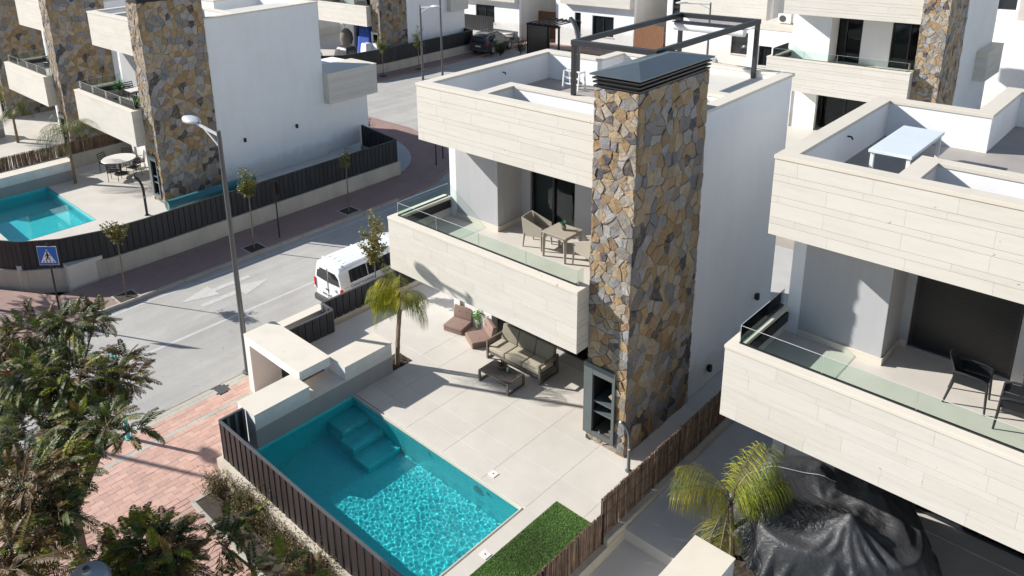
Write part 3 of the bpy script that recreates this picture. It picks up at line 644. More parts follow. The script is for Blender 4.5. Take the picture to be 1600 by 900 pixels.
# side boxes and details of single villas
def clad_box(root, x0, x1, y0, y1, z0, z1, seed, faces='fr'):
    b = MB().box(x0 + .03, x1 - .03, y0 + .03, y1, z0, z1 - .06).build('side_terrace', 'white_plaster', root)
    clad(b, (x0, y0 + .03), 0, x1 - x0, z0, z1 - .06, seed)
    if 'r' in faces: clad(b, (x1 - .03, y0 + .03), R(90), y1 - y0 - .03, z0, z1 - .06, seed + 1)
    MB().box(x0 - .01, x1 + .01, y0 - .01, y1 + .01, z1 - .06, z1).build('side_coping', 'coping', b)
    return b
MB().box(-2.9, -.28, 8.28, 11.0, 0, 2.5).build('rear_wing', 'white_plaster', L1); clad_box(L1, -1.6, .35, 8.29, 11.2, 2.5, 3.95, 44); MB().box(-2.9, -.3, 8.285, 11, 2.5, 3.9).build('rear_wing', 'white_plaster', L1)
clad_box(N_, -1.4, .4, 7.0, 9.0, 2.6, 3.9, 46); clad_box(U_, -1.2, .45, 5.6, 8.3, 2.5, 3.9, 48)
# wall lamps on the white side wall of the main villa
def wall_light(loc, label, s=1.0, rz=0):
    t = MB(); t.box(-.0, .02, -.05, .05, -.07, .07); t.box(.02, .11, -.045, .045, -.09, .09); o = t.build('wall_light', 'black_metal', None, 0.01, loc=loc); o.scale = (s,) * 3; o.rotation_euler[2] = rz
    return tag(o, label, 'wall light', 'black wall lights')
wall_light((-.03, 6.1, 1.45), 'small black wall light high on the shaded white wall, farther one'); wall_light((-.03, 3.7, .45), 'small black wall light low on the shaded white wall near the chimney')
wall_light((-21.73, 3.9, 1.9), 'small black wall light on the blank wall left of the street tree, across the road'); wall_light((-21.73, 6.6, 1.9), 'small black wall light on the blank wall across the road, farther from the lamp post')
# white house behind at the upper right edge
fr = thing('villa', 'white house at the right edge in the back row with dark windows', 'house', (7.2, 36.0, 0))
holes = [(-9.0, -8.1, 5.0, 7.0), (-5.6, -4.3, 0.6, 2.7), (-5.5, -4.2, 3.6, 5.6)]
holes_wall(-9.6, 1, 0, .3, 0, 9, holes).build('front_wall', 'white_plaster', fr); MB().box(-9.6, 1, .3, 8, 0, 8.9).build('body_wall', 'warm_plaster', fr)
for h in holes: window(fr, *h, .1, 1, 'window')
clad_box(fr, -7.9, -1, -.6, 0, 4.6, 6.8, 52); clad_box(fr, -5.9, 0, -1.6, 0, 1.3, 2.8, 54)
# backs of the houses of the next row, at the top
def back_house(label, loc, w, d, h, holes, band=None, seed=0, doors=()):
    t = thing('villa', label, 'house', loc)
    holes_wall(0, w, 0, .3, -.8, h, holes).build('rear_wall', 'white_plaster', t); MB().box(0, w, .3, d, -.8, h - .05).build('body_wall', 'warm_plaster', t)
    for q in holes: window(t, *q, .1, 1 if q[1] - q[0] < 1.6 else 2, 'window')
    for q in holes: MB().box(q[0] - .04, q[1] + .04, -.05, .1, q[2] - .06, q[2] - .002).build('window_sill', 'coping', t)
    MB().box(-.04, w + .04, -.04, d + .04, h, h + .08).build('parapet_coping', 'coping', t)
    if band: b = MB().box(band[0] + .03, band[1] - .03, -band[4] + .03, 0, band[2], band[3]).build('upper_bay', 'white_plaster', t); clad(b, (band[0], -band[4] + .03), 0, band[1] - band[0], band[2], band[3], seed); clad(b, (band[1] - .03, -band[4] + .03), R(90), band[4] - .03, band[2], band[3], seed + 1)
    return t
back_house('white house behind the dark parked car with small square windows', (-48.5, 38.6, 0), 13, 9, 7.0, [(5.7, 6.3, .1, 1.9), (8.0, 10.2, .6, 2.1), (2.0, 3.0, 3.6, 5.2)], (5.0, 12.9, 2.6, 4.6, .5), 200)
back_house('white house in the middle of the back row, wooden fence beside it', (-32.6, 39.8, 0), 7.4, 8, 8, [(1.9, 2.5, .3, 2.0), (3.6, 5.6, .3, 1.9), (.3, .9, 3.6, 5.2)], (.8, 7.3, 2.7, 4.9, .5), 210)
back_house('white house of the back row behind the roof pergola', (-22.3, 39.5, 0), 7.6, 8, 8, [(.4, 1.3, 2.2, 5.0), (5.0, 6.2, .3, 1.8)], (1.3, 7.5, 2.6, 4.9, .5), 220)
back_house('low white wing of the back row beside the upper right villa', (-13.6, 34.0, 0), 4.2, 6, 3.2, [(.7, 1.5, 1.0, 2.2)], None, 230)
for k, (x, y, w, lab) in enumerate(((-25.0, 39.6, 2.6, 'brown vertical board fence between two white back-row houses'), (-35.4, 41.0, 2.6, 'short brown board fence beside the black carport in the back row'))):
    t = thing('wooden_fence', lab, 'fence', (x, y, -.7), group='brown board fences')
    bm_ = MB().box(0, .135, 0, .03, 0, 2.3).mesh('board', 'wood_fence')
    for q in range(int(w / .145)): link('board', bm_, t, (q * .145, 0, 0))
    MB().box(0, w, .031, .07, .5, .58).box(0, w, .031, .07, 1.8, 1.88).build('rail', 'wood_fence', t)
MB_far = [(-60, 60, 12, 8.0, 7.2), (-44, 58, 12, 8, 7.6), (-28, 60, 12, 8, 7.4), (-12, 58, 12, 8, 7.5), (4, 60, 12, 8, 7.2), (-64, 44, 9, 8, 7.4), (-58, 22, 9, 8, 7.2)]
for k, (x, y, w, d, h) in enumerate(MB_far):
    back_house(['far white house, leftmost of the last row', 'far white house, second of the last row', 'far white house, third of the last row', 'far white house, fourth of the last row', 'far white house, rightmost of the last row', 'far white house behind the black carport street', 'far white house at the left behind the stone chimneys'][k], (x, y, 0), w, d, h, [(1.2, 2.4, .4, 2.0), (5, 7.4, 3.6, 5.2)], (4, w - .2, 2.6, 4.4, .5), 300 + k)

# ------------------------------------------------------------------ fences, gate and garden walls
_slat = {}
def slat_fence(label, pts, z0, z1, base=None, pitch=0.22, slat='slat_paint', back='slat_back', rail='anthracite', fill=.72, basemat='concrete_wall', bw=.18, backing=True, inward=1):
    t = thing('slat_fence', label, 'fence', (pts[0][0], pts[0][1], base[0] if base else z0)); ox, oy, oz = t.location
    h = z1 - z0; rl = MB(); bk = MB(); bs = MB(); key = (round(h, 3), pitch, slat, fill)
    if key not in _slat: _slat[key] = MB().box(-pitch * fill / 2, pitch * fill / 2, -.014, .014, 0, h).mesh('slat', slat, 0.006, seg=1)
    for si, ((ax, ay), (bx, by)) in enumerate(zip(pts, pts[1:])):
        L = math.hypot(bx - ax, by - ay); an = math.atan2(by - ay, bx - ax); n = max(1, round(L / pitch)); ux, uy = (bx - ax) / L, (by - ay) / L; px, py = -uy * inward, ux * inward
        for k in range(n):
            s = (k + .5) * L / n; o = link('slat', _slat[key], t, (ax + ux * s - ox, ay + uy * s - oy, z0 - oz)); o.rotation_euler = (0, 0, an)
        bar(rl, (ax - ox, ay - oy, z1 - oz + .017), (bx - ox, by - oy, z1 - oz + .017), .055, .033); bar(rl, (ax - ox + px * .03, ay - oy + py * .03, z0 - oz + .12), (bx - ox + px * .03, by - oy + py * .03, z0 - oz + .12), .03, .05)
        if backing:
            for k in range(n + 1):
                s = min(L - .01, max(.01, k * L / n)); bar(bk, (ax + ux * s - ox + px * .022, ay + uy * s - oy + py * .022, z0 - oz + .01), (ax + ux * s - ox + px * .022, ay + uy * s - oy + py * .022, z1 - oz - .002), pitch * .34, .012, up=(px, py, 0))
        if base:
            e = bw / 2; bar(bs, (ax - ox - ux * e * .98, ay - oy - uy * e * .98, (base[0] + base[1]) / 2 - oz - .002 * (si % 3)), (bx - ox + ux * e * .98, by - oy + uy * e * .98, (base[0] + base[1]) / 2 - oz - .002 * (si % 3)), bw - .003 * (si % 3), base[1] - base[0])
    rl.build('rail', rail, t)
    if backing: bk.build('backing_strip', back, t)
    if base: bs.build('base_wall', basemat, t)
    return t
slat_fence('dark brown slatted fence on a cream base wall along the pool edge', [(-6.52, -5.46), (-6.52, -6.06), (-3, -6.06), (1.5, -6.0)], -.13, .86, (-.95, -.13), slat='slat_brown', back='slat_back', rail='lamp_metal', basemat='beige_render', bw=.26)
slat_fence('anthracite slatted fence behind the parked white van', [(-9.42, 9.0), (-9.42, -1.12), (-8.86, -1.16), (-8.9, -2.85)], -.02, .66, (-.95, -.02), pitch=.24, fill=.88, backing=True, back='lamp_metal', basemat='beige_render', rail='lamp_metal', inward=-1)  # backing strips added behind the gaps so the fence's shadow falls solid
fl = slat_fence('long anthracite slatted fence on a concrete wall across the road', [(-21.9, 10.5), (-18.75, 10.0), (-18.75, -2.2), (-18.85, -3.6), (-19.3, -5.0), (-20.1, -6.0), (-21.3, -6.8), (-23.2, -7.5), (-27, -8.2), (-36, -9.2)], -.05, .98, (-.95, -.05), inward=-1, fill=.9, back='slat_paint')
slat_fence('dark slatted fence on a concrete wall at the far street corner', [(-42, 17.8), (-38.5, 18.6), (-36.4, 20.6), (-35.8, 24), (-35.8, 33.2), (-37.2, 33.6)], -.05, 1.0, (-.95, -.05), pitch=.25, fill=.88, back='slat_paint')
slat_fence('dark slatted gate and fence beside the parked dark car', [(-42.0, 37.6), (-37.6, 37.6)], -.6, 1.3, None, pitch=.25)
slat_fence('black slatted fence behind the roof pergola near the upper right villa', [(-14.2, 31.0), (-9.2, 31.0)], -.6, 1.5, (-.95, -.6), pitch=.25)
def wall_block(label, loc, notch=True):
    t = thing('garden_wall', label, 'wall', loc); y0, y1 = -5.42, -1.35
    m = MB()
    if notch: m.box(-6.82, -6.1, y0, -3.92, -.92, .86); m.box(-6.82, -6.1, -2.86, y1, -.92, .86); m.box(-6.82, -6.1, -3.92, -2.86, -.92, .50)
    else: m.box(-6.82, -6.1, y0, y1, -.92, .86)
    m.build('wall_core', 'white_plaster', t)
    c = MB()
    if notch: c.box(-6.835, -6.085, y0 - .015, -3.92, .86, .885); c.box(-6.835, -6.085, -2.86, y1 + .015, .86, .885); c.box(-6.82, -6.1, -3.92, -2.86, .50, .515)
    else: c.box(-6.835, -6.085, y0 - .015, y1 + .015, .86, .885)
    c.build('wall_top', 'coping', t, 0.003)
    MB().box(-6.1, -6.094, y0 + .01, y1 - .01, -.03, .47).build('shade_band', 'grey_plaster', t)  # grey sheet imitating the shading on the lower part of this face
    return t
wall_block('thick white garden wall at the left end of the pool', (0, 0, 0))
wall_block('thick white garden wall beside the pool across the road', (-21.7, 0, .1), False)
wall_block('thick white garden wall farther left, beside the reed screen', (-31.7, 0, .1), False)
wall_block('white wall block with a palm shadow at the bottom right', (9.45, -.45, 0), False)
# entrance canopy and gate
ec = thing('entrance_canopy', 'white cantilevered entrance canopy over the dark street gate', 'canopy', (-9.0, -3.4, PZ))
MB().box(-.12, 2.42, -.46, .46, 1.46, 1.69).build('slab', 'white_plaster', ec, 0.004); MB().box(-.13, 2.43, -.47, .47, 1.69, 1.71).build('slab_top', 'coping', ec, 0.003); MB().box(-.12, .12, -.46, .46, 0, 1.46).build('pillar', 'white_plaster', ec)
slat_fence('dark slatted street gate under the white canopy', [(-8.86, -3.0), (-6.84, -3.0)], -.62, .70, None, pitch=.16, fill=.85)
o = MB().box(-9.80, -9.5, -2.85, -1.0, -.9, .42).build('low_wall', 'beige_render', None, 0.006); tag(o, 'low beige street wall between the canopy and the white van', 'wall')
MB().box(-9.815, -9.485, -2.865, -.985, .42, .445).build('wall_top', 'coping', o)
o = MB().box(1.0, 1.16, -6.0, 12, -1.2, -.03).build('boundary_wall', 'concrete_wall'); tag(o, 'low concrete boundary wall under the reed screen', 'wall'); MB().box(1.005, 1.15, -2.3, 12, -.03, .12).build('wall_top', 'concrete_wall', o)
# reed screens: thousands of thin canes
def reed_screen(label, p0, p1, z0, z1, seed, n):
    rg = random.Random(seed); t = thing('reed_screen', label, 'screen', (p0[0], p0[1], z0)); m = MB(); L = math.hypot(p1[0] - p0[0], p1[1] - p0[1]); ux, uy = (p1[0] - p0[0]) / L, (p1[1] - p0[1]) / L; an = math.atan2(uy, ux)
    for k in range(n):
        s = rg.uniform(0, L); o = rg.uniform(-.018, .018); w = rg.uniform(.004, .009); h = (z1 - z0) * rg.uniform(.94, 1.03); l1 = rg.gauss(0, .025)
        mi = rg.choices((0, 1, 2), (5, 3, 2))[0]; a = rg.uniform(0, 6.28); vs = []
        for z, q in ((0, 0), (h, l1)):
            for j in range(3): vs.append((ux * (s + q) - uy * o + w * math.cos(a + j * 2.09), uy * (s + q) + ux * o + w * math.sin(a + j * 2.09), z))
        m.add(vs, [(0, 1, 4, 3), (1, 2, 5, 4), (2, 0, 3, 5), (3, 4, 5)], mi)
    tag(m.build('reeds', ['reed', 'reed_pale', 'reed_dark'], t), kind='stuff')
    w = MB()
    for z in (.25, .62, .9): w.tube([(0 + uy * .03, 0 - ux * .03, (z1 - z0) * z), (ux * L + uy * .03, uy * L - ux * .03, (z1 - z0) * z)], .004, 5)
    w.build('wire', 'twig', t); ps = MB()
    for k in range(int(L / 1.8) + 1): ps.tube([(ux * k * 1.8 - uy * .03, uy * k * 1.8 + ux * .03, -.05), (ux * k * 1.8 - uy * .03, uy * k * 1.8 + ux * .03, z1 - z0 - .03)], .018, 8)
    ps.build('post', 'black_metal', t); return t
reed_screen('brown reed screen between the main villa and the right-hand passage', (1.02, -2.27), (1.02, 3.6), .0, 1.0, 1, 2600)
reed_screen('lower brown reed screen beside the lawn at the bottom edge', (1.02, -2.3), (1.02, -6.0), -.12, .66, 2, 1700)
reed_screen('brown reed screen on the terrace wall far left', (-29.6, -5.5), (-29.6, 3.0), .1, 1.35, 3, 2400)
o = MB().box(-29.56, -29.4, -5.5, 3.0, -1.2, .75).build('boundary_wall', 'concrete_wall'); tag(o, 'concrete boundary wall behind the round table terrace across the road', 'wall')

# ------------------------------------------------------------------ roof pergola and roof things
pg_ = thing('roof_pergola', 'dark metal roof pergola frame above the main villa', 'pergola', (-3.0, 2.06, RZ1)); zt = 1.31
post = MB().box(-.05, .05, -.05, .05, 0, zt - .12).mesh('post', 'anthracite', 0.006, seg=1); bx, by = 2.1, 4.75
for x, y in ((0, 0), (bx, 0), (0, by), (bx, by)): o = link('post', post, pg_, (x, y, 0))
for y in (by,): MB().box(-.05, .05, by - .05, by + .05, -.8, 0).box(bx - .05, bx + .05, by - .05, by + .05, -.2, 0).build('post_foot', 'anthracite', pg_)
for a in ((-.06, bx + .06, -.06, .06), (-.06, bx + .06, by - .06, by + .06)): MB().box(*a, zt - .12, zt).build('beam', 'anthracite', pg_, 0.006, seg=1)
for a in ((-.058, .058, .06, by - .06), (bx - .058, bx + .058, .06, by - .06)): MB().box(*a, zt - .118, zt - .002).build('beam', 'anthracite', pg_, 0.006, seg=1)
aw = thing('roller_awning', 'white rolled-up awning hung below the far end of the pergola', 'awning', (-2.95, 6.35, RZ1 + .98)); MB().tube([(.05, 0, .05), (1.95, 0, .05)], .11, 14).build('fabric_roll', 'fabric_white', aw, 0, True); MB().box(0.03, 1.97, -.12, .10, .165, .185).build('cover', 'anthracite', aw); MB().box(.0, 1.98, .1, .5, .10, .115).build('folded_fabric', 'fabric_white', aw)
def roof_shower(loc, label, s=1.0, rz=0, mat='lamp_metal'):
    t = thing('outdoor_shower', label, 'shower', loc, rz); pts = [(0, 0, 0)] + [(0, 0, .3 * k) for k in range(1, 5)] + [(-.42 * (1 - math.cos(a)), 0, 1.2 + .75 * math.sin(a)) for a in [R(12 * k) for k in range(1, 7)]]
    MB().tube([Vector(p) * s for p in pts], .06 * s, 14).build('curved_column', mat, t, 0, True); e = Vector(pts[-1]) * s; MB().tube([e + Vector((-.005, 0, -.01)), e + Vector((-.06, 0, -.05)) * s], .05 * s, 12).build('shower_head', 'steel_light', t, 0, True)
    MB().lathe([(.11 * s, 0), (.11 * s, .02), (.07 * s, .025)], n=16).build('base_plate', mat, t); MB().box(-.02, .02, -.09 * s, -.05 * s, .9 * s, .95 * s).build('tap', 'steel_light', t); return t
roof_shower((.32, -.30, 0), 'dark grey curved outdoor shower column beside the stone chimney', .62, R(20), 'bbq_frame')
roof_shower((-5.35, 5.45, DECK), 'grey curved shower column on the roof terrace behind the pergola post', 1.0, 0)
roof_shower((-21.2, -1.05, .1), 'dark curved outdoor shower by the chimney across the road', .85, R(60), 'black_metal')
t = thing('white_rack', 'small white two-step rack on the roof terrace', 'rack', (-5.5, 4.95, DECK))
for x in (0, .52):
    m = MB(); bar(m, (x, 0, 0), (x, .06, .5), .035, .035); bar(m, (x, .36, 0), (x, .3, .5), .035, .035); bar(m, (x, .05, .5), (x, .31, .5), .035, .035); m.build('leg_frame', 'white_paint', t)
for z, y in ((.14, .04), (.30, .06), (.49, .1)): MB().box(0, .52, y, y + .07, z, z + .03).build('rung', 'white_paint', t)
t = thing('roof_table', 'long white table on the roof terrace of the right-hand villa', 'table', (3.25, 2.6, DECK)); 
MB().box(0, .72, 0, 1.95, .60, .66).build('table_top', 'white_panel', t, 0.008)
for x in (.03, .63):
    for y in (.04, 1.85): MB().box(x, x + .06, y, y + .06, 0, .60).build('leg', 'white_paint', t)
for k, (x, y, z, lab) in enumerate(((-6.62, 3.7, DECK + .55, 'dark tap on the inner roof parapet of the main villa'), (2.58, 3.5, DECK + .55, 'dark tap on the inner roof parapet of the right-hand villa'))):
    o = MB().tube([(0, 0, 0), (.07, 0, .0), (.10, 0, -.05)], .018, 8).build('wall_tap', 'black_metal', None, loc=(x, y, z)); tag(o, lab, 'tap', 'roof taps')

# ------------------------------------------------------------------ furniture
def faceted_chair(label, loc, rz, group='taupe balcony chairs'):
    t = thing('armchair', label, 'chair', loc, rz, group); k = .95   # faces +X
    m = MB(); m.box(-.20, .24, -.22, .22, .40, .43); m.build('seat', 'taupe_plastic', t, 0.008)
    m = MB(); m.add([(-.22, -.24, .41), (-.22, .24, .41), (-.33, .20, .80), (-.33, -.20, .80), (-.19, -.24, .41), (-.19, .24, .41), (-.305, .20, .80), (-.305, -.20, .80)], [(0, 1, 2, 3), (7, 6, 5, 4), (0, 4, 5, 1), (1, 5, 6, 2), (2, 6, 7, 3), (3, 7, 4, 0)]); m.build('backrest', 'taupe_plastic', t, 0.006)
    for s in (-1, 1):
        pr = [(-.27, .30), (.25, .36), (.26, .60), (.17, .63), (-.315, .80), (-.33, .79)]; m = MB(); y0, y1 = (.225, .255) if s > 0 else (-.255, -.225)
        vs = [(x, y0, z) for x, z in pr] + [(x, y1, z) for x, z in pr]; q = len(pr); m.add(vs, [tuple(range(q)), tuple(range(2 * q - 1, q - 1, -1))] + [((i + 1) % q, i, q + i, q + (i + 1) % q) for i in range(q)]); m.build('armrest', 'taupe_plastic', t, 0.006)
        for a, b in (((.235, s * .235, .38), (.25, s * .25, 0)), ((-.25, s * .235, .38), (-.29, s * .25, 0))):
            m = MB(); m.tube([a, b], [.036, .022], 4); m.build('leg', 'taupe_plastic', t)
    return t
faceted_chair('taupe plastic armchair left of the balcony table', (-3.74, 1.68, FLZ), R(8)); faceted_chair('taupe plastic armchair half hidden by the stone chimney', (-2.18, 1.62, FLZ), R(176))
t = thing('dining_table', 'square taupe plastic table on the main balcony', 'table', (-2.94, 1.62, FLZ))
MB().box(-.36, .36, -.35, .35, .63, .67).build('table_top', 'taupe_plastic', t, 0.01); MB().box(-.33, .33, -.32, .32, .57, .631).build('apron', 'taupe_plastic', t)
for sx in (-1, 1):
    for sy in (-1, 1): m = MB(); m.tube([(sx * .29, sy * .28, .62), (sx * .315, sy * .305, .5), (sx * .325, sy * .315, 0)], [.085, .05, .035], 4); m.build('leg', 'taupe_plastic', t)
def agave(root, n, L, seed, cols, w=.028, z=.0, spread=.8):
    rg = random.Random(seed); m = MB()
    for k in range(n):
        a = k * 2.4 + rg.uniform(-.2, .2); el = rg.uniform(.25, spread); l_ = L * rg.uniform(.75, 1.1); d = Vector((math.cos(a) * math.sin(el), math.sin(a) * math.sin(el), math.cos(el))); sd_ = Vector((-math.sin(a), math.cos(a), 0)); s = rg.uniform(.8, 1.2); c = tuple(v * s for v in rg.choice(cols)); q = Vector((0, 0, z)); dr = Vector((math.cos(a), math.sin(a), -.4)) * l_ * .18
        p1 = q + d * l_ * .5; p2 = q + d * l_ + dr
        m.add([q - sd_ * w * .6, q + sd_ * w * .6, p1 + sd_ * w, p1 - sd_ * w, p2], [(0, 1, 2, 3), (3, 2, 4)], 0, c)
    return m.build('leaves', 'leaf', root)
t = thing('potted_plant', 'small green succulent in a brown pot on the balcony table', 'plant', (-2.93, 1.66, FLZ + .67)); MB().lathe([(.045, 0), (.06, .05), (.06, .10), (.05, .10)], n=14).build('pot', 'pot_grey', t, 0, True); agave(t, 16, .17, 3, [(.06, .22, .10), (.12, .3, .2), (.05, .15, .07)], .022, .09)
# sofa
t = thing('sofa', 'three-seat outdoor sofa with olive cushions under the balcony', 'sofa', (-3.86, 1.18, 0)); W = 1.82
for s in (-1, 1):
    x = s * (W / 2 - .03); m = MB(); bar(m, (x, -.36, .02), (x, .36, .02), .045, .04); bar(m, (x, -.36, 0), (x, -.36, .52), .045, .05); bar(m, (x, .36, 0), (x, .36, .50), .045, .05); bar(m, (x, -.385, .53), (x, .385, .53), .05, .035); bar(m, (x, -.36, .26), (x, .36, .26), .03, .04); m.build('arm_frame', 'sofa_frame', t)
MB().box(-W / 2 + .05, W / 2 - .05, -.36, .36, .17, .23).build('seat_frame', 'sofa_frame', t); MB().box(-W / 2 + .05, W / 2 - .05, .30, .34, .23, .60).build('back_frame', 'sofa_frame', t)
sc_ = MB().box(-.283, .283, -.36, .24, .235, .37).mesh('seat_cushion', 'sofa_seat_fabric', 0.04, True, 3); bc_ = MB().box(-.283, .283, -.07, .07, 0, .43).mesh('back_cushion', 'sofa_fabric', 0.04, True, 3)
for k in (-1, 0, 1):
    link('seat_cushion', sc_, t, (k * .575, 0, 0)); o = link('back_cushion', bc_, t, (k * .575, .22, .36)); o.rotation_euler = (R(-14), 0, 0)
# coffee table
t = thing('coffee_table', 'low brown slatted coffee table in front of the sofa', 'table', (-3.74, .24, 0))
for k in range(7): MB().box(-.49, .49, -.315 + k * .09, -.23 + k * .09, .29, .32).build('slat', 'sofa_frame', t, 0.004, seg=1)
for s in (-1, 1):
    m = MB(); x = s * .47; bar(m, (x, -.30, .0), (x, -.30, .29), .05, .05); bar(m, (x, .30, .0), (x, .30, .29), .05, .05); bar(m, (x, -.275, .02), (x, .275, .02), .045, .035); m.build('leg_frame', 'sofa_frame', t)
t = thing('planter_bowl', 'clay bowl of succulents on the coffee table', 'bowl', (-3.83, .38, .32)); MB().lathe([(.06, 0), (.13, .06), (.14, .09), (.12, .085), (.05, .05)], n=18).build('bowl', 'pot_clay', t, 0, True); agave(t, 20, .13, 5, [(.08, .16, .10), (.05, .10, .05), (.12, .2, .14)], .03, .06, 1.1)
t = thing('glass_vase', 'tall narrow glass vase beside the bowl on the coffee table', 'vase', (-3.62, .34, .32)); MB().lathe([(.04, 0), (.045, .01), (.045, .2), (.04, .2), (.04, .015)], n=14).build('vase', 'clear_glass', t, 0, True); MB().lathe([(.038, .012), (.038, .11)], n=12).build('candle', 'cover_white', t)
# floor seats
def floor_seat(label, loc, rz):
    t = thing('floor_seat', label, 'seat', loc, rz, 'dusty pink floor seats')
    MB().box(-.31, .31, -.36, .30, 0, .085).build('base_cushion', 'rose_fabric', t, 0.025, True, seg=3); MB().box(-.31, .31, -.36, .30, .085, .18).build('seat_cushion', 'rose_fabric', t, 0.025, True, seg=3)
    o = MB().box(-.31, .31, -.07, .07, 0, .36).build('back_cushion', 'rose_fabric', t, 0.03, True, loc=(0, .24, .17), seg=3); o.rotation_euler = (R(-12), 0, 0)
    for x in (-.12, .12): MB().tube([(x, -.07, .2), (x, -.078, .2)], .014, 8).build('button', 'button', o)
    for x in (-.14, .14): MB().tube([(x, -.08, .175), (x, -.08, .184)], .014, 8).build('button', 'button', t)
floor_seat('dusty pink buttoned floor seat nearest the white wall', (-6.38, 1.42, 0), R(12)); floor_seat('dusty pink floor seat turned beside the sofa', (-5.42, 1.30, 0), R(-28))
t = thing('potted_plant', 'green leafy potted plant between the two pink floor seats', 'plant', (-5.88, 1.72, 0)); MB().lathe([(.07, 0), (.10, .22), (.09, .22)], n=14).build('pot', 'pot_grey', t, 0, True)
rg = random.Random(9); m = MB()
for k in range(90):
    p = Vector((rg.gauss(0, .11), rg.gauss(0, .11), rg.uniform(.28, .68))); a = rg.uniform(0, 6.28); d = Vector((math.cos(a), math.sin(a), rg.uniform(-.3, .6))).normalized(); s = d.cross(Vector((0, 0, 1))).normalized() * .028; L = rg.uniform(.08, .14); f = rg.uniform(.6, 1.3)
    m.add([p, p + d * L * .5 + s, p + d * L, p + d * L * .5 - s], [(0, 1, 2, 3)], 0, (.07 * f, .20 * f, .035 * f))
m.build('leaves', 'leaf', t); m = MB()
for k in range(6): a = k * 1.05; m.tube([(0, 0, .2), (.06 * math.cos(a), .06 * math.sin(a), .5)], .008, 5)
m.build('stem', 'twig', t)
# black moulded chairs on the right-hand balcony
def net_chair(label, loc, rz, group='black moulded armchairs'):
    t = thing('armchair', label, 'chair', loc, rz, group)    # faces +X
    MB().box(-.22, .24, -.23, .23, .42, .445).build('seat', 'black_plastic', t, 0.01)
    nu, nv = 9, 7; vs = []
    for s in (0, 1):
        for j in range(nv):
            v = j / (nv - 1)
            for i in range(nu):
                u = i / (nu - 1) * 2 - 1; hw = .25 - .05 * v * v; z = .43 + v * .42 * (1 - .16 * u * u * v); x = -.22 - .13 * v + .07 * u * u - s * .016; vs.append((x, u * hw, z))
    q = nu * nv; fs = []
    for j in range(nv - 1):
        for i in range(nu - 1): a = j * nu + i; fs += [(a, a + 1, a + nu + 1, a + nu), (q + a + nu, q + a + nu + 1, q + a + 1, q + a)]
    for i in range(nu - 1): a = (nv - 1) * nu + i; fs += [(a, a + 1, q + a + 1, q + a)]
    for j in range(nv - 1):
        a = j * nu; fs += [(a + nu, a, q + a, q + a + nu)]; a += nu - 1; fs += [(a, a + nu, q + a + nu, q + a)]
    m = MB(); m.add(vs, fs); m.build('backrest', 'black_plastic', t, 0, True)
    for s in (-1, 1):
        m = MB(); m.tube([(-.27, s * .235, .62), (-.1, s * .265, .64), (.15, s * .275, .62), (.245, s * .27, .58)], [.02, .022, .022, .02], 8); vs = [(-.24, s * .25, .43), (.235, s * .255, .43), (.235, s * .27, .585), (-.25, s * .245, .62)]; m.add(vs + [(x, y + s * .012, z) for x, y, z in vs], [(0, 1, 2, 3), (7, 6, 5, 4), (0, 4, 5, 1), (1, 5, 6, 2), (2, 6, 7, 3), (3, 7, 4, 0)]); m.build('armrest', 'black_plastic', t, 0, True)
        for a, b in (((.235, s * .255, .58), (.27, s * .27, 0)), ((-.23, s * .24, .43), (-.32, s * .26, 0))): MB().tube([a, b], [.024, .016], 8).build('leg', 'black_plastic', t, 0, True)
    return t
net_chair('black moulded armchair, nearest the closed shutter on the right balcony', (5.58, 1.68, FLZ), R(5)); net_chair('black moulded armchair cut by the right edge of the picture', (6.50, 2.35, FLZ), R(-95))
net_chair('black moulded chair in front of the table on the right balcony', (6.30, 1.45, FLZ), R(186))
t = thing('dining_table', 'black table at the right edge of the right balcony', 'table', (7.1, 1.8, FLZ)); MB().box(-.5, .5, -.4, .4, .68, .72).build('table_top', 'black_plastic', t, 0.01)
for x in (-.44, .44):
    for y in (-.34, .34): MB().box(x - .025, x + .025, y - .025, y + .025, 0, .68).build('leg', 'black_plastic', t)
# round table and chairs across the road
def rod_chair(label, loc, rz, group, mat='black_metal'):
    t = thing('garden_chair', label, 'chair', loc, rz, group); MB().box(-.22, .22, -.22, .22, .42, .45).build('seat', mat, t, 0.006)
    for s in (-1, 1): MB().tube([(.2, s * .22, 0), (.2, s * .24, .62), (-.2, s * .24, .62)], .014, 6).build('leg', mat, t); MB().tube([(-.24, s * .22, 0), (-.2, s * .22, .42), (-.30, s * .2, .88)], .014, 6).build('leg', mat, t)
    m = MB()
    for k in range(5): z = .5 + k * .09; bar(m, (-.21 - .02 * k, -.2, z), (-.21 - .02 * k, .2, z), .012, .04)
    m.build('backrest', mat, t); return t
cx, cy = -26.9, .35
t = thing('round_table', 'round white table on the terrace across the road', 'table', (cx, cy, .1)); MB().lathe([(.0, .70), (.74, .70), (.76, .72), (.74, .745), (0, .745)], n=32).build('table_top', 'cover_white', t); MB().lathe([(.3, 0), (.3, .03), (.05, .06), (.05, .70)], n=16).build('pedestal', 'black_metal', t)
for k, (a, lab) in enumerate(((200, 'black garden chair on the pool side of the round table'), (140, 'black garden chair at the far left of the round table'), (320, 'black garden chair in front of the round table'), (20, 'black garden chair between the round table and the chimney'), (75, 'black garden chair behind the round table'))):
    rod_chair(lab, (cx + .85 * math.cos(R(a)), cy + .85 * math.sin(R(a)), .1), R(a + 180), 'black chairs around the round table')
rod_chair('black garden chair on the balcony across the road, nearest its chimney', (-24.9, 1.0, FLZ + .1), R(180), 'balcony chairs across the road'); rod_chair('black garden chair on the balcony across the road, left one', (-26.4, 1.2, FLZ + .1), R(0), 'balcony chairs across the road')
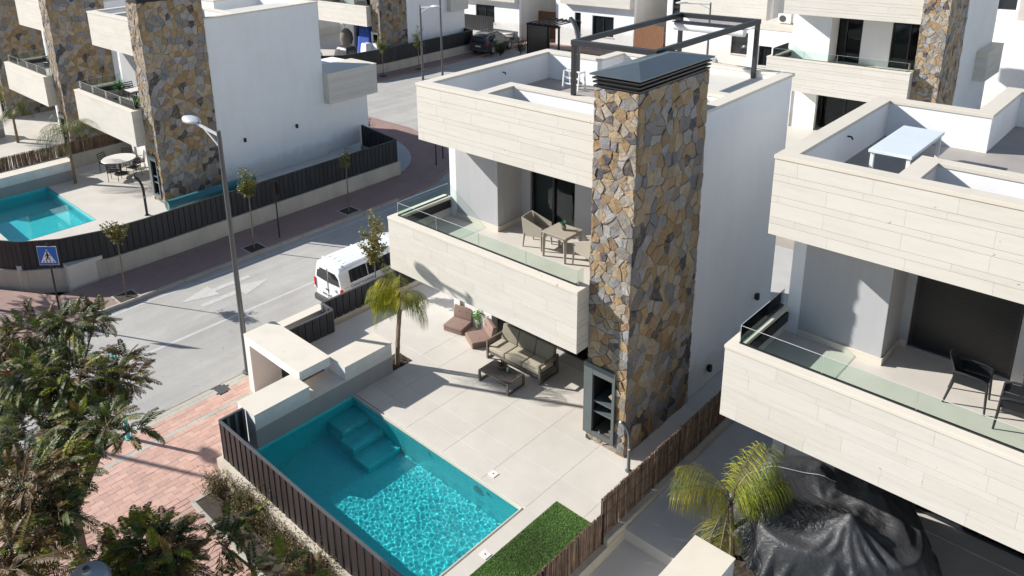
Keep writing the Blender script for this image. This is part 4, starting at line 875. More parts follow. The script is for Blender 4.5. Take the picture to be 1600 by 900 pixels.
t = thing('balcony_table', 'small pale table on the balcony across the road', 'table', (-25.65, 1.1, FLZ + .1)); MB().box(-.35, .35, -.35, .35, .68, .72).build('table_top', 'cover_white', t); MB().tube([(0, 0, 0), (0, 0, .68)], .04, 8).build('pedestal', 'black_metal', t)
rod_chair('pale sun chair on the second balcony from the street', (-35.0, 1.0, FLZ + .1), R(200), 'second balcony chairs', 'fabric_white'); rod_chair('dark chair on the second balcony from the street', (-36.2, 1.1, FLZ + .1), R(10), 'second balcony chairs')
t = thing('pool_cover_roll', 'long teal rolled cover between the fence and the chimney across the road', 'pool cover', (-20.25, -.6, .1)); MB().tube([(0, 0, .52), (0, 3.9, .52)], .20, 14).build('roll', 'teal_sheet', t, 0, True)
for y in (.3, 3.5): m = MB(); bar(m, (-.18, y, 0), (0, y, .34), .04, .04); bar(m, (.18, y, 0), (0, y, .34), .04, .04); m.build('trestle', 'lamp_metal', t)
for k, (x, y, z, lab) in enumerate(((-28.9, 1.3, FLZ + .1, 'bushy green potted plant at the left end of the balcony across the road'), (-24.1, .35, FLZ + .1, 'tall green potted plant by the chimney on the balcony across the road'))):
    t = thing('potted_plant', lab, 'plant', (x + 1.0 * (k == 0), y, z)); MB().lathe([(.12, 0), (.17, .3), (.15, .3)], n=14).build('pot', 'pot_grey', t, 0, True); agave(t, 60, .55, 20 + k, [(.05, .14, .04), (.08, .2, .05), (.03, .09, .03)], .035, .3, 1.3)
# covered furniture on the far terrace
t = thing('hanging_chair', 'brown wicker egg chair on the far terrace', 'chair', (-42.2, 25.4, 0)); m = MB(); m.lathe([(.05, .25), (.42, .45), (.55, .85), (.48, 1.3), (.2, 1.65), (.04, 1.7)], n=18); m.build('basket', 'wicker', t, 0, True); MB().lathe([(.45, 0), (.45, .03), (.04, .05), (.04, .3)], n=16).build('base', 'black_metal', t)
def drape(label, loc, w, d, h, mat, seed, name='covered_furniture', cat='cover'):
    rg = random.Random(seed); t = thing(name, label, cat, loc); vs = []; fs = []; n = 14
    for j in range(n + 1):
        for i in range(n + 1):
            u, v = i / n * 2 - 1, j / n * 2 - 1; r = max(abs(u), abs(v)); zz = h * (1 if r < .7 else max(0, 1 - ((r - .7) / .3) ** 1.5)); vs.append((u * w / 2 * (.92 if r < .7 else 1), v * d / 2 * (.92 if r < .7 else 1), zz + rg.uniform(-.03, .03) * h + .02 * math.sin(9 * u + seed) * h))
    for j in range(n):
        for i in range(n): a = j * (n + 1) + i; fs.append((a, a + 1, a + n + 2, a + n + 1))
    m = MB(); m.add(vs, fs); m.build('cloth', mat, t, 0, 'all'); return t
drape('blue tarpaulin draped over furniture on the far terrace', (-39.6, 25.6, 0), 1.6, 1.2, 2.0, 'fabric_blue', 2); drape('white sheet over a chair on the far terrace', (-38.1, 24.1, 0), .8, .7, 1.15, 'fabric_white', 3); drape('small pink towel heap beside the white sheet', (-37.75, 23.75, 0), .35, .3, .6, 'fabric_pink', 4); drape('dark covered table on the far terrace', (-40.0, 23.6, 0), 1.7, 1.1, .8, 'anthracite', 5); drape('white sheet on the chair back behind the pink towel', (-37.5, 24.6, 0), .7, .6, 1.1, 'fabric_white', 6); drape('white cover over the terrace table at the edge of the far pool', (-41.2, 21.5, 0), 1.2, .9, .6, 'fabric_white', 7)
# big black tarpaulin, bottom right
t = thing('tarpaulin', 'large black tarpaulin draped over a heap of furniture at the bottom right', 'tarpaulin', (4.12, .32, 0))
import numpy as np
def drape_cloth(n, size, H, steps=170, iters=7, seed=1, z0=1.75):
    """let a square sheet fall over the height field H(x, y) and settle (position based)"""
    rs = np.random.RandomState(seed); g = np.linspace(-size / 2, size / 2, n); X, Y = np.meshgrid(g, g, indexing='ij'); P = np.stack([X, Y, np.full_like(X, z0)], -1); P += rs.normal(0, .004, P.shape); V = np.zeros_like(P); h = g[1] - g[0]
    pairs = [(1, 0, 1.0), (0, 1, 1.0), (1, 1, 1.0), (1, -1, 1.0), (2, 0, .35), (0, 2, .35), (4, 0, .1), (0, 4, .1)]
    def sl(dx, dy):
        a = (slice(0, n - dx), slice(0, n - dy) if dy >= 0 else slice(-dy, n)); b = (slice(dx, n), slice(dy, n) if dy >= 0 else slice(0, n + dy)); return a, b
    for st in range(steps):
        V[..., 2] -= 9.8 * .012; V *= .965; Q = P.copy(); P = P + V * .012
        for it in range(iters):
            for dx, dy, k in pairs:
                a, b = sl(dx, dy); d = P[b] - P[a]; L = np.linalg.norm(d, axis=-1, keepdims=True) + 1e-9; r = h * math.hypot(dx, dy); c = d * ((L - r) / L) * (.46 * k) * .5; c = np.where(L < r, c * .55, c)
                P[a] += c; P[b] -= c
            f = H(P[..., 0], P[..., 1]) + .012; hit = P[..., 2] < f; P[..., 2] = np.where(hit, f, P[..., 2])
            P[hit, 0] += (Q[hit, 0] - P[hit, 0]) * .35; P[hit, 1] += (Q[hit, 1] - P[hit, 1]) * .35
        V = (P - Q) / .012
        sp = np.linalg.norm(V, axis=-1, keepdims=True); V *= np.minimum(1, 4 / (sp + 1e-9))
    return P
def heap(x, y):
    x = x / 1.17; y = y / 1.15; r = (np.abs(x / 1.22) ** 3 + np.abs(y / 1.18) ** 3) ** (1 / 3); z = 1.08 * np.clip((1.12 - r) / .16, 0, 1) ** .5 - .30 * np.exp(-((x + .05) ** 2 + (y - .05) ** 2) / .22)
    z = np.where(r > 1.12, 0, z)
    for cx, cy, wx, wy, hh, ed in ((-.45, .62, .40, .10, 1.36, .25), (.62, .55, .12, .36, 1.30, .25), (.12, -.62, .03, .03, 1.58, .34), (-.88, -.10, .08, .32, 1.22, .2), (.85, -.40, .1, .22, 1.18, .22)):
        d = np.maximum(np.maximum(np.abs(x - cx) - wx, np.abs(y - cy) - wy), 0); z = np.maximum(z, hh * np.clip(1 - d / ed, 0, 1) ** .5)
    return z
NC = 96; PC = drape_cloth(NC, 4.7, heap, z0=1.7); ca_, sa_ = math.cos(.5), math.sin(.5)
for px, py, amp, nf, ph in ((.14, -.71, .10, 11, .4), (-.06, .06, .07, 9, 1.1), (.75, .62, .05, 8, 2.0)):     # sharp folds gathered at the tie points
    dx, dy = PC[..., 0] - px, PC[..., 1] - py; d = np.hypot(dx, dy); an = np.arctan2(dy, dx) + .35 * np.sin(3.1 * dx + 2 * dy); tri = np.abs(((an * nf / 6.2832 + ph) % 1) * 2 - 1); PC[..., 2] += np.where(PC[..., 2] > .1, (tri ** 1.6 - .4) * amp * np.exp(-d * 1.35) * np.clip(d * 5, 0, 1), 0)
m = MB(); m.add([(float(p[0] * ca_ - p[1] * sa_), float(p[0] * sa_ + p[1] * ca_), float(p[2])) for p in PC.reshape(-1, 3)], [(i * NC + j, (i + 1) * NC + j, (i + 1) * NC + j + 1, i * NC + j + 1) for i in range(NC - 1) for j in range(NC - 1) if math.hypot(i - NC / 2, j - NC / 2) < NC * (.475 + .02 * math.sin(5 * math.atan2(j - NC / 2, i - NC / 2)) + .012 * math.sin(11 * math.atan2(j - NC / 2, i - NC / 2)))])
bm_ = bmesh.new()
for v in m.v: bm_.verts.new(v)
bm_.verts.ensure_lookup_table()
for f in m.f: bm_.faces.new([bm_.verts[i] for i in f])
bmesh.ops.delete(bm_, geom=[v for v in bm_.verts if not v.link_faces], context='VERTS'); bm_.verts.index_update(); m = MB(); m.add([tuple(v.co) for v in bm_.verts], [tuple(v.index for v in f.verts) for f in bm_.faces]); bm_.free()
cl = m.build('cloth', 'tarp', t, 0, 'all'); sm = cl.modifiers.new('subdivision', 'SUBSURF'); sm.levels = 1; sm.render_levels = 1
i0 = 58; rp = [PC[k, i0] for k in range(8, 52, 2)]; MB().tube([(float(p[0] * ca_ - p[1] * sa_), float(p[0] * sa_ + p[1] * ca_), float(p[2]) + .014) for p in rp], .009, 6).build('rope', 'rope', t)
t = thing('crate', 'grey lidded box beside the palm at the bottom edge', 'box', (3.55, -1.75, -.02)); MB().box(0, .5, 0, .4, 0, .22).build('body', 'lamp_metal', t, 0.01); MB().box(-.01, .51, -.01, .41, .22, .26).build('lid', 'grey_trim', t, 0.01)

# ------------------------------------------------------------------ street furniture
def street_lamp(label, loc, h=7.05, arm=1.45, rz=0):
    t = thing('street_lamp', label, 'street lamp', loc, rz, 'street lamps')
    MB().tube([(0, 0, 0), (0, 0, .5), (0, 0, h)], [.085, .08, .055], 12).build('pole', 'lamp_metal', t, 0, True); MB().lathe([(.16, 0), (.16, .03), (.1, .05)], n=12).build('base_plate', 'lamp_metal', t)
    m = MB(); bar(m, (0, 0, h - .12), (-arm + .35, 0, h - .02), .05, .06); bar(m, (0, 0, h - .45), (-.75, 0, h - .08), .03, .04); m.build('arm', 'lamp_head', t)
    m = MB(); b = len(m.v); n = 16; rings = [(-.02, .02, .03), (.05, .12, .06), (.25, .20, .10), (.5, .19, .11), (.72, .10, .07), (.80, .02, .03)]
    for d, w, hh in rings:
        for j in range(n): a = 2 * math.pi * j / n; m.v.append((-arm + .40 - d, w * math.cos(a), h - .02 + hh * max(-.45, math.sin(a)) + .04))
    for i in range(len(rings) - 1):
        for j in range(n): m.f.append((i * n + j, (i + 1) * n + j, (i + 1) * n + (j + 1) % n, i * n + (j + 1) % n)); m.m.append(0); m.tint.append(None)
    m.build('lamp_head', 'lamp_head', t, 0, 'all'); return t
street_lamp('tall street lamp by the entrance canopy, its head in front of the stone chimney', (-9.9, -3.45, PZ))
street_lamp('street lamp at the far corner seen above the roof edge', (-29.0, 21.3, PZ), 5.7, 1.4, R(180)); street_lamp('second, taller pole just behind the far corner lamp', (-31.2, 25.2, PZ), 7.2, 1.4, R(0))
street_lamp('street lamp at the top behind the pergola', (-18.2, 38.0, PZ), 4.6, 1.9, R(40)); street_lamp('street lamp on the far pavement left of the picture, casting a long shadow', (-17.0, -11.6, PZ))
# pedestrian crossing sign
t = thing('traffic_sign', 'blue square pedestrian crossing sign on a dark post', 'sign', (-16.7, -6.1, PZ), R(42)); MB().tube([(0, 0, 0), (0, 0, 2.75)], .03, 10).build('post', 'black_metal', t, 0, True)
pn = MB().box(-.3, .3, -.06, -.035, 2.05, 2.65).build('panel', 'sign_blue', t, 0.01); MB().box(-.315, .315, -.05, -.03, 2.035, 2.665).build('rim', 'lamp_head', pn)
m = MB(); m.add([(-.25, -.063, 2.12), (.25, -.063, 2.12), (0, -.063, 2.58)], [(0, 1, 2)]); m.build('triangle', 'sign_white', pn)
m = MB(); y = -.066
for k in range(4): x = -.17 + k * .105; m.add([(x, y, 2.135), (x + .05, y, 2.135), (x + .04, y, 2.175), (x + .0, y, 2.175)], [(0, 1, 2, 3)])
for a, b, w in (((0, y, 2.32), (0, y, 2.45), .06), ((0, y, 2.32), (-.07, y, 2.19), .035), ((.0, y, 2.32), (.07, y, 2.20), .035), ((0, y, 2.43), (.09, y, 2.34), .025), ((0, y, 2.43), (-.08, y, 2.33), .025)): bar(m, a, b, w, .001, up=(0, 1, 0))
m.add([(.032 * math.cos(k * .628), y, 2.495 + .032 * math.sin(k * .628)) for k in range(10)], [tuple(range(10))]); m.build('pictogram', 'sign_black', pn)
def post_sign(label, loc, rz, h=2.3, disc=True):
    t = thing('traffic_sign', label, 'sign', loc, rz); MB().tube([(0, 0, 0), (0, 0, h)], .03, 10).build('post', 'black_metal', t, 0, True)
    if disc: MB().tube([(0, -.05, h - .25), (0, -.03, h - .25)], .27, 24).build('panel', 'black_metal', t)
    else: MB().box(-.2, .2, -.05, -.03, h - .5, h - .1).build('panel', 'black_metal', t)
    return t
post_sign('round traffic sign seen from behind in front of the far fence', (-16.95, 2.25, PZ), R(200)); post_sign('thin dark sign post at the drive corner beside the villa balcony', (-18.3, 12.05, PZ), R(30), 2.4, False); post_sign('thinner dark post behind the drive corner sign', (-18.75, 12.95, PZ), R(30), 2.2, False)
t = thing('play_frame', 'tall cyan painted metal post among the foreground leaves', 'post', (-9.6, -7.04, PZ)); MB().tube([(0, 0, 0), (0, 0, 2.5)], .05, 12).build('post', 'cyan_paint', t, 0, True); MB().lathe([(.1, 0), (.1, .02), (.05, .03)], n=12).build('foot', 'cyan_paint', t); MB().box(-.16, .16, -.02, .02, 2.05, 2.5).build('plate', 'cyan_paint', t)
t = thing('post_lamp', 'round grey lamp cap poking out of the foreground leaves', 'lamp', (-.84, -10.66, PZ)); MB().tube([(0, 0, 0), (0, 0, 4.7)], .05, 10).build('pole', 'lamp_metal', t, 0, True); MB().lathe([(.05, 4.62), (.24, 4.66), (.27, 4.70), (.27, 4.75), (.22, 4.82), (.05, 4.86), (.05, 4.9)], n=28).build('cap', 'lamp_head', t, 0, True); MB().lathe([(.05, 4.9), (.04, 4.93), (.01, 4.94)], n=12).build('finial', 'lamp_metal', t)

# ------------------------------------------------------------------ vehicles
def car(name, label, cat, loc, rz, st, paint, glass_side, rear_glass, wheels, wr, extras=None, group=None):
    """st: stations along +Y (rear to front): y, z_low, z_belt, z_roof, half width low, belt, roof"""
    t = thing(name, label, cat, loc, rz, group)
    def ring(s):
        y, zl, zb, zr, wl, wb, wf = s; rt = zr - .10 * (zr - zb) - .01
        L = [(wl - .06, zl), (wl, zl + .10), (wb, (zl + zb) / 2), (wb - .005, zb), (wf + .02, rt), (wf - .10, zr)]
        return [(x, y, z) for x, z in L] + [(-x, y, z) for x, z in reversed(L)]
    m = MB(); rings = [ring(s) for s in st]; k = 12; m.v = [p for r in rings for p in r]
    for i in range(len(st) - 1):
        for j in range(k): m.f.append((i * k + j, i * k + (j + 1) % k, (i + 1) * k + (j + 1) % k, (i + 1) * k + j))
    m.f.append(tuple(range(k - 1, -1, -1))); m.f.append(tuple((len(st) - 1) * k + j for j in range(k))); m.m = [0] * len(m.f); m.tint = [None] * len(m.f)
    m.build('body', paint, t, 0.03, True, seg=3)
    def at(y):
        for a, b in zip(st, st[1:]):
            if a[0] <= y <= b[0]: f = (y - a[0]) / (b[0] - a[0]); return [a[i] + (b[i] - a[i]) * f for i in range(7)]
        return st[-1]
    for s in (-1, 1):
        for (ya, yb, lo, hi) in glass_side:
            m = MB(); vs = []
            for y in (ya, (ya + yb) / 2, yb):
                q = at(y); rt = q[3] - .10 * (q[3] - q[2]) - .01
                for f in (lo, hi): vs.append((s * (q[5] - .005 + (q[6] + .02 - q[5] + .005) * f + .008), y, q[2] + (rt - q[2]) * f))
            m.add(vs, [(0, 2, 3, 1), (2, 4, 5, 3)] if s < 0 else [(1, 3, 2, 0), (3, 5, 4, 2)]); m.build('side_window', 'window_glass', t)
    for pts in rear_glass: m = MB(); m.add(pts, [tuple(range(len(pts)))]); m.build('rear_window', 'window_glass', t)
    for y in wheels:
        q = at(y)
        for s in (-1, 1):
            x = s * (q[4] - .08); w = MB().tube([(x - .09, y, wr), (x + .09, y, wr)], wr, 24).build('wheel', 'rubber', t, 0.015, True); MB().tube([(x + s * .085, y, wr), (x + s * .098, y, wr)], wr * .62, 20).build('rim', 'rim_metal', w)
    if extras: extras(t)
    return t
def text_mesh(s, size):
    cu = bpy.data.curves.new('txt', 'FONT'); cu.body = s; cu.size = size; cu.extrude = .001; cu.resolution_u = 3; o = bpy.data.objects.new('txt', cu); COL.objects.link(o)
    bpy.context.view_layer.update(); me = bpy.data.meshes.new_from_object(o.evaluated_get(bpy.context.evaluated_depsgraph_get())); bpy.data.objects.remove(o); bpy.data.curves.remove(cu); return me
def van_extras(t):
    m = MB(); m.box(-.70, .70, -.09, .10, .22, .42); m.build('bumper', 'grey_trim', t, 0.03, True)
    for s in (-1, 1):
        MB().box(s * .69 - .035, s * .69 + .035, -.035, .06, .66, .98).build('tail_light', 'tail_red', t, 0.01); MB().box(s * .69 - .034, s * .69 + .034, -.037, .0, .62, .70).build('tail_light', 'sign_white', t, 0.004)
        MB().box(s * .80 - .06, s * .80 + .06, 2.95, 3.1, .98, 1.14).build('mirror', 'grey_trim', t, 0.02)
    MB().box(-.32, .12, -.026, -.012, .52, .62).build('number_plate', 'plate', t)
    m = MB()
    for k in range(7): m.box(-.28 + k * .053 + (.03 if k > 3 else 0), -.245 + k * .053 + (.03 if k > 3 else 0), -.029, -.0265, .54, .60)
    m.build('plate_characters', 'sign_black', t)
    m = MB()
    for z in (.80, .84):
        for s in (-1, 1): bar(m, (.42, -.022, z + .05), (.42 + s * .06, -.022, z), .012, .02, up=(0, 1, 0))
    m.build('emblem', 'rim_metal', t); MB().box(-.02, .0, -.02, -.01, .45, 1.5).build('door_seam', 'grey_trim', t); MB().box(-.14, .02, -.02, .01, .72, .76).build('handle', 'sign_black', t, 0.005)
    m = MB()
    for k in range(4): x = -.36 + k * .24; m.box(x - .012, x + .012, .35, 1.30, 1.642, 1.662); m.box(x - .012, x + .012, 1.48, 2.5, 1.642, 1.662)
    m.build('roof_rib', 'white_panel', t); m = MB()
    rbm = m.box(-.52, .52, -.035, .035, 1.655, 1.685).mesh('roof_bar', 'white_panel', 0.006)
    for y in (.22, 1.38, 2.55): link('roof_bar', rbm, t, (0, y, 0))
    for s_, y, sz in (('Construcciones', .34, .15), ('Reformas', 1.62, .15)):
        o = link('lettering', text_mesh(s_, sz), t, (.745, y, .955)); o.data.materials.append(MATS['ink_blue']); o.rotation_euler = (R(90), 0, R(90))
    MB().box(.72, .738, .08, .30, 1.0, 1.008).box(.725, .737, 1.55, 2.4, 1.0, 1.008).build('trim_line', 'grey_trim', t)
    for y in (2.35,): MB().box(.735, .755, y, y + .14, .92, .95).build('handle', 'sign_black', t, 0.004)
vst = [(-.0, .30, 1.02, 1.50, .66, .70, .56), (.06, .24, 1.06, 1.62, .71, .735, .58), (.5, .22, 1.07, 1.66, .72, .74, .60), (2.7, .22, 1.07, 1.66, .72, .74, .60), (3.0, .22, 1.03, 1.60, .72, .74, .58), (3.5, .24, .95, 1.12, .71, .73, .52), (4.0, .28, .72, .90, .66, .68, .46), (4.12, .34, .62, .72, .58, .60, .40)]
rgl = []
for s in (-1, 1): rgl.append([(s * .05, -.013 + .0, 1.03), (s * .60, .0, 1.05), (s * .535, .018, 1.41), (s * .05, -.004, 1.43)] if s < 0 else [(s * .60, .0, 1.05), (s * .05, -.013, 1.03), (s * .05, -.004, 1.43), (s * .535, .018, 1.41)])
car('van', 'white passenger van with blue lettering parked behind the slatted fence', 'van', (-11.1, .30, ROADZ), 0, vst, 'car_white', [(.35, 1.05, .10, .86), (1.08, 2.25, .10, .86), (2.35, 3.1, .10, .84)], [[(x, y - .012, z) for x, y, z in q] for q in rgl], (.75, 3.35), .29, van_extras)
def suv_extras(t):
    for s in (-1, 1): MB().box(s * .72 - .12, s * .72 + .12, -.03, .05, .80, .92).build('tail_light', 'tail_red', t, 0.01); MB().box(s * .55 - .02, s * .55 + .02, .6, 2.2, 1.66, 1.70).build('roof_rail', 'rim_metal', t, 0.005)
    MB().box(-.8, .8, -.08, .1, .30, .52).build('bumper', 'grey_trim', t, 0.03, True); MB().box(-.25, .25, -.03, -.01, .66, .77).build('number_plate', 'plate', t); MB().box(-.45, .45, .7, 1.7, 1.63, 1.645).build('sunroof', 'beige_render', t)
sst = [(0, .35, .95, 1.20, .80, .83, .62), (.10, .28, 1.0, 1.50, .86, .88, .64), (.5, .25, 1.0, 1.64, .88, .90, .66), (1.9, .25, .98, 1.66, .88, .90, .66), (2.4, .25, .97, 1.50, .88, .90, .62), (3.0, .25, .95, 1.06, .87, .89, .66), (3.9, .28, .86, .96, .82, .84, .60), (4.1, .35, .70, .80, .72, .74, .5)]
srg = [[(-.62, -.0 + .02, 1.02), (.62, .02, 1.02), (.52, .09, 1.42), (-.52, .09, 1.42)]]
car('suv', 'dark grey parked car by the far white house', 'car', (-34.4, 32.3, PZ), R(8), sst, 'car_dark', [(.45, 1.3, .12, .85), (1.36, 2.3, .12, .85)], [[(x, y - .03, z) for x, y, z in q] for q in srg], (.8, 3.2), .36, suv_extras)
car('car', 'dark red car at the left edge behind the tree leaves', 'car', (-15.3, -12.2, ROADZ), 0, sst, 'car_red', [(.45, 1.3, .12, .85), (1.36, 2.3, .12, .85)], [[(x, y - .03, z) for x, y, z in q] for q in srg], (.8, 3.2), .36, suv_extras)
car('car', 'white car glimpsed behind the pergola post near the upper right villa', 'car', (-16.0, 33.0, PZ), R(20), sst, 'car_white', [(.45, 1.3, .12, .85), (1.36, 2.3, .12, .85)], [[(x, y - .03, z) for x, y, z in q] for q in srg], (.8, 3.2), .36, suv_extras)
# black carport of the back row
t = thing('carport', 'black slatted carport by the back-row houses', 'carport', (-31.6, 35.0, PZ))
for x in (0, 3.0):
    for y in (0, 2.6): MB().box(x - .06, x + .06, y - .06, y + .06, 0, 2.3).build('post', 'black_metal', t)
for a in ((-.1, 3.1, -.06, .06), (-.1, 3.1, 2.54, 2.66)): MB().box(*a, 2.3, 2.45).build('beam', 'black_metal', t)
for k in range(6): MB().box(.2 + k * .5, .32 + k * .5, -.15, 2.75, 2.45, 2.52).build('slat', 'black_metal', t)
MB().box(-.08, -.02, .1, 2.5, 0, 2.2).build('side_screen', 'black_metal', t)
# small things on far roofs
for k, (x, y, lab) in enumerate(((-11.0, 35.2, 'air conditioning unit on the low white roof, left one'), (-12.3, 36.0, 'air conditioning unit on the low white roof, right one'))):
    t = thing('air_conditioner', lab, 'air conditioner', (x, y, 3.29), group='roof air conditioners'); MB().box(-.4, .4, -.15, .15, .05, .6).build('case', 'cover_white', t, 0.01); MB().tube([(-.1, -.155, .32), (-.1, -.165, .32)], .2, 20).build('fan_grille', 'grey_trim', t)

# ------------------------------------------------------------------ vegetation
def vary(rg, c, a=.25): f = rg.uniform(1 - a, 1 + a); return tuple(v * f for v in c)
def frond(m, p, d, L, droop, pairs, ll, lw, col, rg, hang=.0, width_prof=None, stem=None):
    """a feather leaf: curved rachis from p along d with paired leaflets"""
    d = Vector(d).normalized(); pts = []; q = Vector(p); seg = 8; dd = d.copy()
    for i in range(seg + 1):
        pts.append(q.copy()); q = q + dd * (L / seg); dd = (dd + Vector((0, 0, -droop / seg))).normalized()
    if stem is not None: stem.tube(pts, [.010 * L ** .5 * (1 - .85 * i / seg) + .0015 for i in range(seg + 1)], 3, cap=False)
    for k in range(pairs):
        f = .12 + .86 * (k + .5) / pairs; i = min(seg - 1, int(f * seg)); g = f * seg - i; c = pts[i].lerp(pts[i + 1], g); t = (pts[i + 1] - pts[i]).normalized(); s = t.cross(Vector((0, 0, 1)))
        s = s.normalized() if s.length > 1e-4 else Vector((1, 0, 0)); u = s.cross(t)
        wl = ll * (math.sin(math.pi * min(1, f * .85 + .12)) * .75 + .25)
        for sg in (-1, 1):
            dl = (s * sg * rg.uniform(.75, 1.0) + t * rg.uniform(.35, .6) + u * rg.uniform(-.1, .25) + Vector((0, 0, -hang * rg.uniform(.5, 1.3)))).normalized(); wv = t * lw; a = c; b = c + dl * wl * .55 + Vector((0, 0, -hang * .03)); e = c + dl * wl + Vector((0, 0, -hang * wl * .55))
            m.add([a - wv * .3, a + wv * .3, b + wv, e, b - wv], [(0, 1, 2, 4), (4, 2, 3)], 0, vary(rg, col, .32))
def palm(label, loc, h, nf, L, seed, lean=(0, 0), hang=1.0, cols=((.25, .27, .02), (.36, .34, .03), (.15, .20, .02), (.30, .24, .05)), dirs=None, stems=2, group='palms', droop=(1.7, 2.5), pairs=46, lw=.005):
    rg = random.Random(seed); t = thing('palm_tree', label, 'palm', loc, group=group); tr_ = MB(); off = [(0, 0), (.09, -.06), (-.03, .08)]
    for k in range(stems):
        ox, oy = off[k]; n = 9; tr_.tube([(ox + lean[0] * (i / n) ** 1.5, oy + lean[1] * (i / n) ** 1.5, h * (1 - .1 * k) * i / n) for i in range(n + 1)], [.055 - .022 * i / n + (.006 if i % 2 else 0) for i in range(n + 1)], 8)
    tr_.build('trunk', 'palm_bark', t, 0, True); m = MB(); st = MB(); top = Vector((lean[0], lean[1], h))
    for k in range(nf):
        if dirs: a, el = dirs[k % len(dirs)]; a = R(a) + rg.uniform(-.2, .2); el = R(el) + rg.uniform(-.15, .15)
        else: a = k * 2.4 + rg.uniform(-.3, .3); el = rg.uniform(.2, 1.25)
        frond(m, top + Vector((rg.uniform(-.03, .03), rg.uniform(-.03, .03), 0)), (math.cos(a) * math.cos(el), math.sin(a) * math.cos(el), math.sin(el)), L * rg.uniform(.85, 1.1), rg.uniform(*droop), pairs, .38 * L, lw, rg.choice(cols), rg, hang * rg.uniform(.6, 1.2), stem=st)
    m.build('fronds', 'leaf', t); st.build('frond_stems', 'twig', t); return t
palm('yellow-green palm beside the white garden wall at the pool', (-6.34, -.98, 0), 1.82, 20, 1.16, 4, (.12, .10), 1.1, dirs=[(227, 74), (215, 70), (240, 78), (228, 66), (205, 76), (250, 72), (225, 82), (50, 62), (40, 52), (62, 70), (45, 44), (317, 72), (300, 66), (130, 74), (235, 60)], stems=2, droop=(3.0, 4.2), pairs=50, cols=((.33, .33, .02), (.42, .39, .03), (.20, .24, .02), (.27, .29, .02)))
palm('yellow-green palm in front of the black tarpaulin at the bottom right', (2.93, -.92, -.02), 1.15, 13, 1.45, 6, (-.10, .0), .8, dirs=[(227, 58), (234, 50), (220, 64), (47, 74), (36, 68), (60, 70), (50, 80), (262, 12), (285, 5), (44, 62), (215, 70), (272, 20), (70, 76)], stems=1, droop=(1.7, 2.6), pairs=46)
palm('thin palm with feathery crown beside the pool across the road', (-27.3, -1.55, .1), 2.2, 12, 1.5, 8, (-.3, .1), .7, cols=((.06, .10, .025), (.09, .13, .03), (.14, .16, .03)))
palm('yellowing palm at the left edge beyond the reed screen', (-38.2, -1.6, .1), 2.6, 10, 1.4, 10, (0, 0), .8, cols=((.30, .24, .03), (.22, .20, .03)))
palm('small palm on the terrace of the second villa from the street', (-36.2, -1.2, .1), 1.6, 8, 1.2, 12, (0, 0), .8, cols=((.08, .12, .025), (.12, .15, .03)))
for k, (x0, x1, y0, y1, z, lab) in enumerate(((-6.72, -6.14, -1.34, -.62, -.02, 'square bed of dark soil at the foot of the pool palm'), (2.5, 3.6, -1.75, -.45, -.014, 'bed of dark soil at the foot of the palm by the tarpaulin'))):
    m = MB(); n = 16; rg = random.Random(k); vs = [(x0 + (x1 - x0) * i / n, y0 + (y1 - y0) * j / n, z + rg.uniform(0, .03)) for j in range(n + 1) for i in range(n + 1)]; m.add(vs, [(j * (n + 1) + i, j * (n + 1) + i + 1, (j + 1) * (n + 1) + i + 1, (j + 1) * (n + 1) + i) for j in range(n) for i in range(n)]); tag(m.build('soil_bed', 'soil'), lab, 'soil bed')
# young street trees
def street_tree(label, loc, seed, h=2.2, cr=(.32, .32, .55), n=650, cols=((.10, .13, .035), (.16, .17, .04), (.22, .20, .045)), group='young street trees'):
    rg = random.Random(seed); t = thing('street_tree', label, 'tree', loc, group=group); tr_ = MB(); tr_.tube([(0, 0, 0), (.01, .01, h * .5), (.0, .02, h)], [.028, .024, .016], 8); m = MB(); lim = []
    for k in range(11):
        a = rg.uniform(0, 6.28); z = h + rg.uniform(-.15, cr[2] * .9); e = Vector((cr[0] * rg.uniform(.4, 1) * math.cos(a), cr[1] * rg.uniform(.4, 1) * math.sin(a), z + rg.uniform(.1, .45))); b = Vector((0, .02, z - .12)) if z < h + .1 else Vector((rg.uniform(-.05, .05), rg.uniform(-.05, .05), z - .2)); tr_.tube([b, (b + e) / 2 + Vector((0, 0, .04)), e], [.012, .008, .003], 5); lim.append((b, e))
    tr_.tube([(0, .02, h), (.02, 0, h + cr[2] * 1.2)], [.016, .004], 6); lim.append((Vector((0, 0, h)), Vector((.02, 0, h + cr[2] * 1.4)))); tr_.build('trunk', 'bark', t, 0, True)
    for k in range(n):
        b, e = rg.choice(lim); p = b.lerp(e, rg.uniform(.25, 1.1)) + Vector((rg.gauss(0, .06), rg.gauss(0, .06), rg.gauss(0, .06))); d = Vector((rg.gauss(0, 1), rg.gauss(0, 1), rg.gauss(0, .6))).normalized(); s = d.cross(Vector((rg.gauss(0, 1), rg.gauss(0, 1), 1))).normalized() * rg.uniform(.022, .036); L = rg.uniform(.06, .105)
        m.add([p, p + d * L * .5 + s, p + d * L, p + d * L * .5 - s], [(0, 1, 2, 3)], 0, vary(rg, rg.choice(cols), .25))
    m.build('crown', 'leaf', t); pit = MB().box(-.32, .32, -.32, .32, -.05, .012).build('tree_pit', 'soil', t); m = MB(); 
    for s in (-1, 1): m.box(s * .345 - .03, s * .345 + .03, -.375, .375, -.05, .016); m.box(-.315, .315, s * .345 - .03, s * .345 + .03, -.05, .015)
    m.build('pit_edge', 'kerb', t); return t
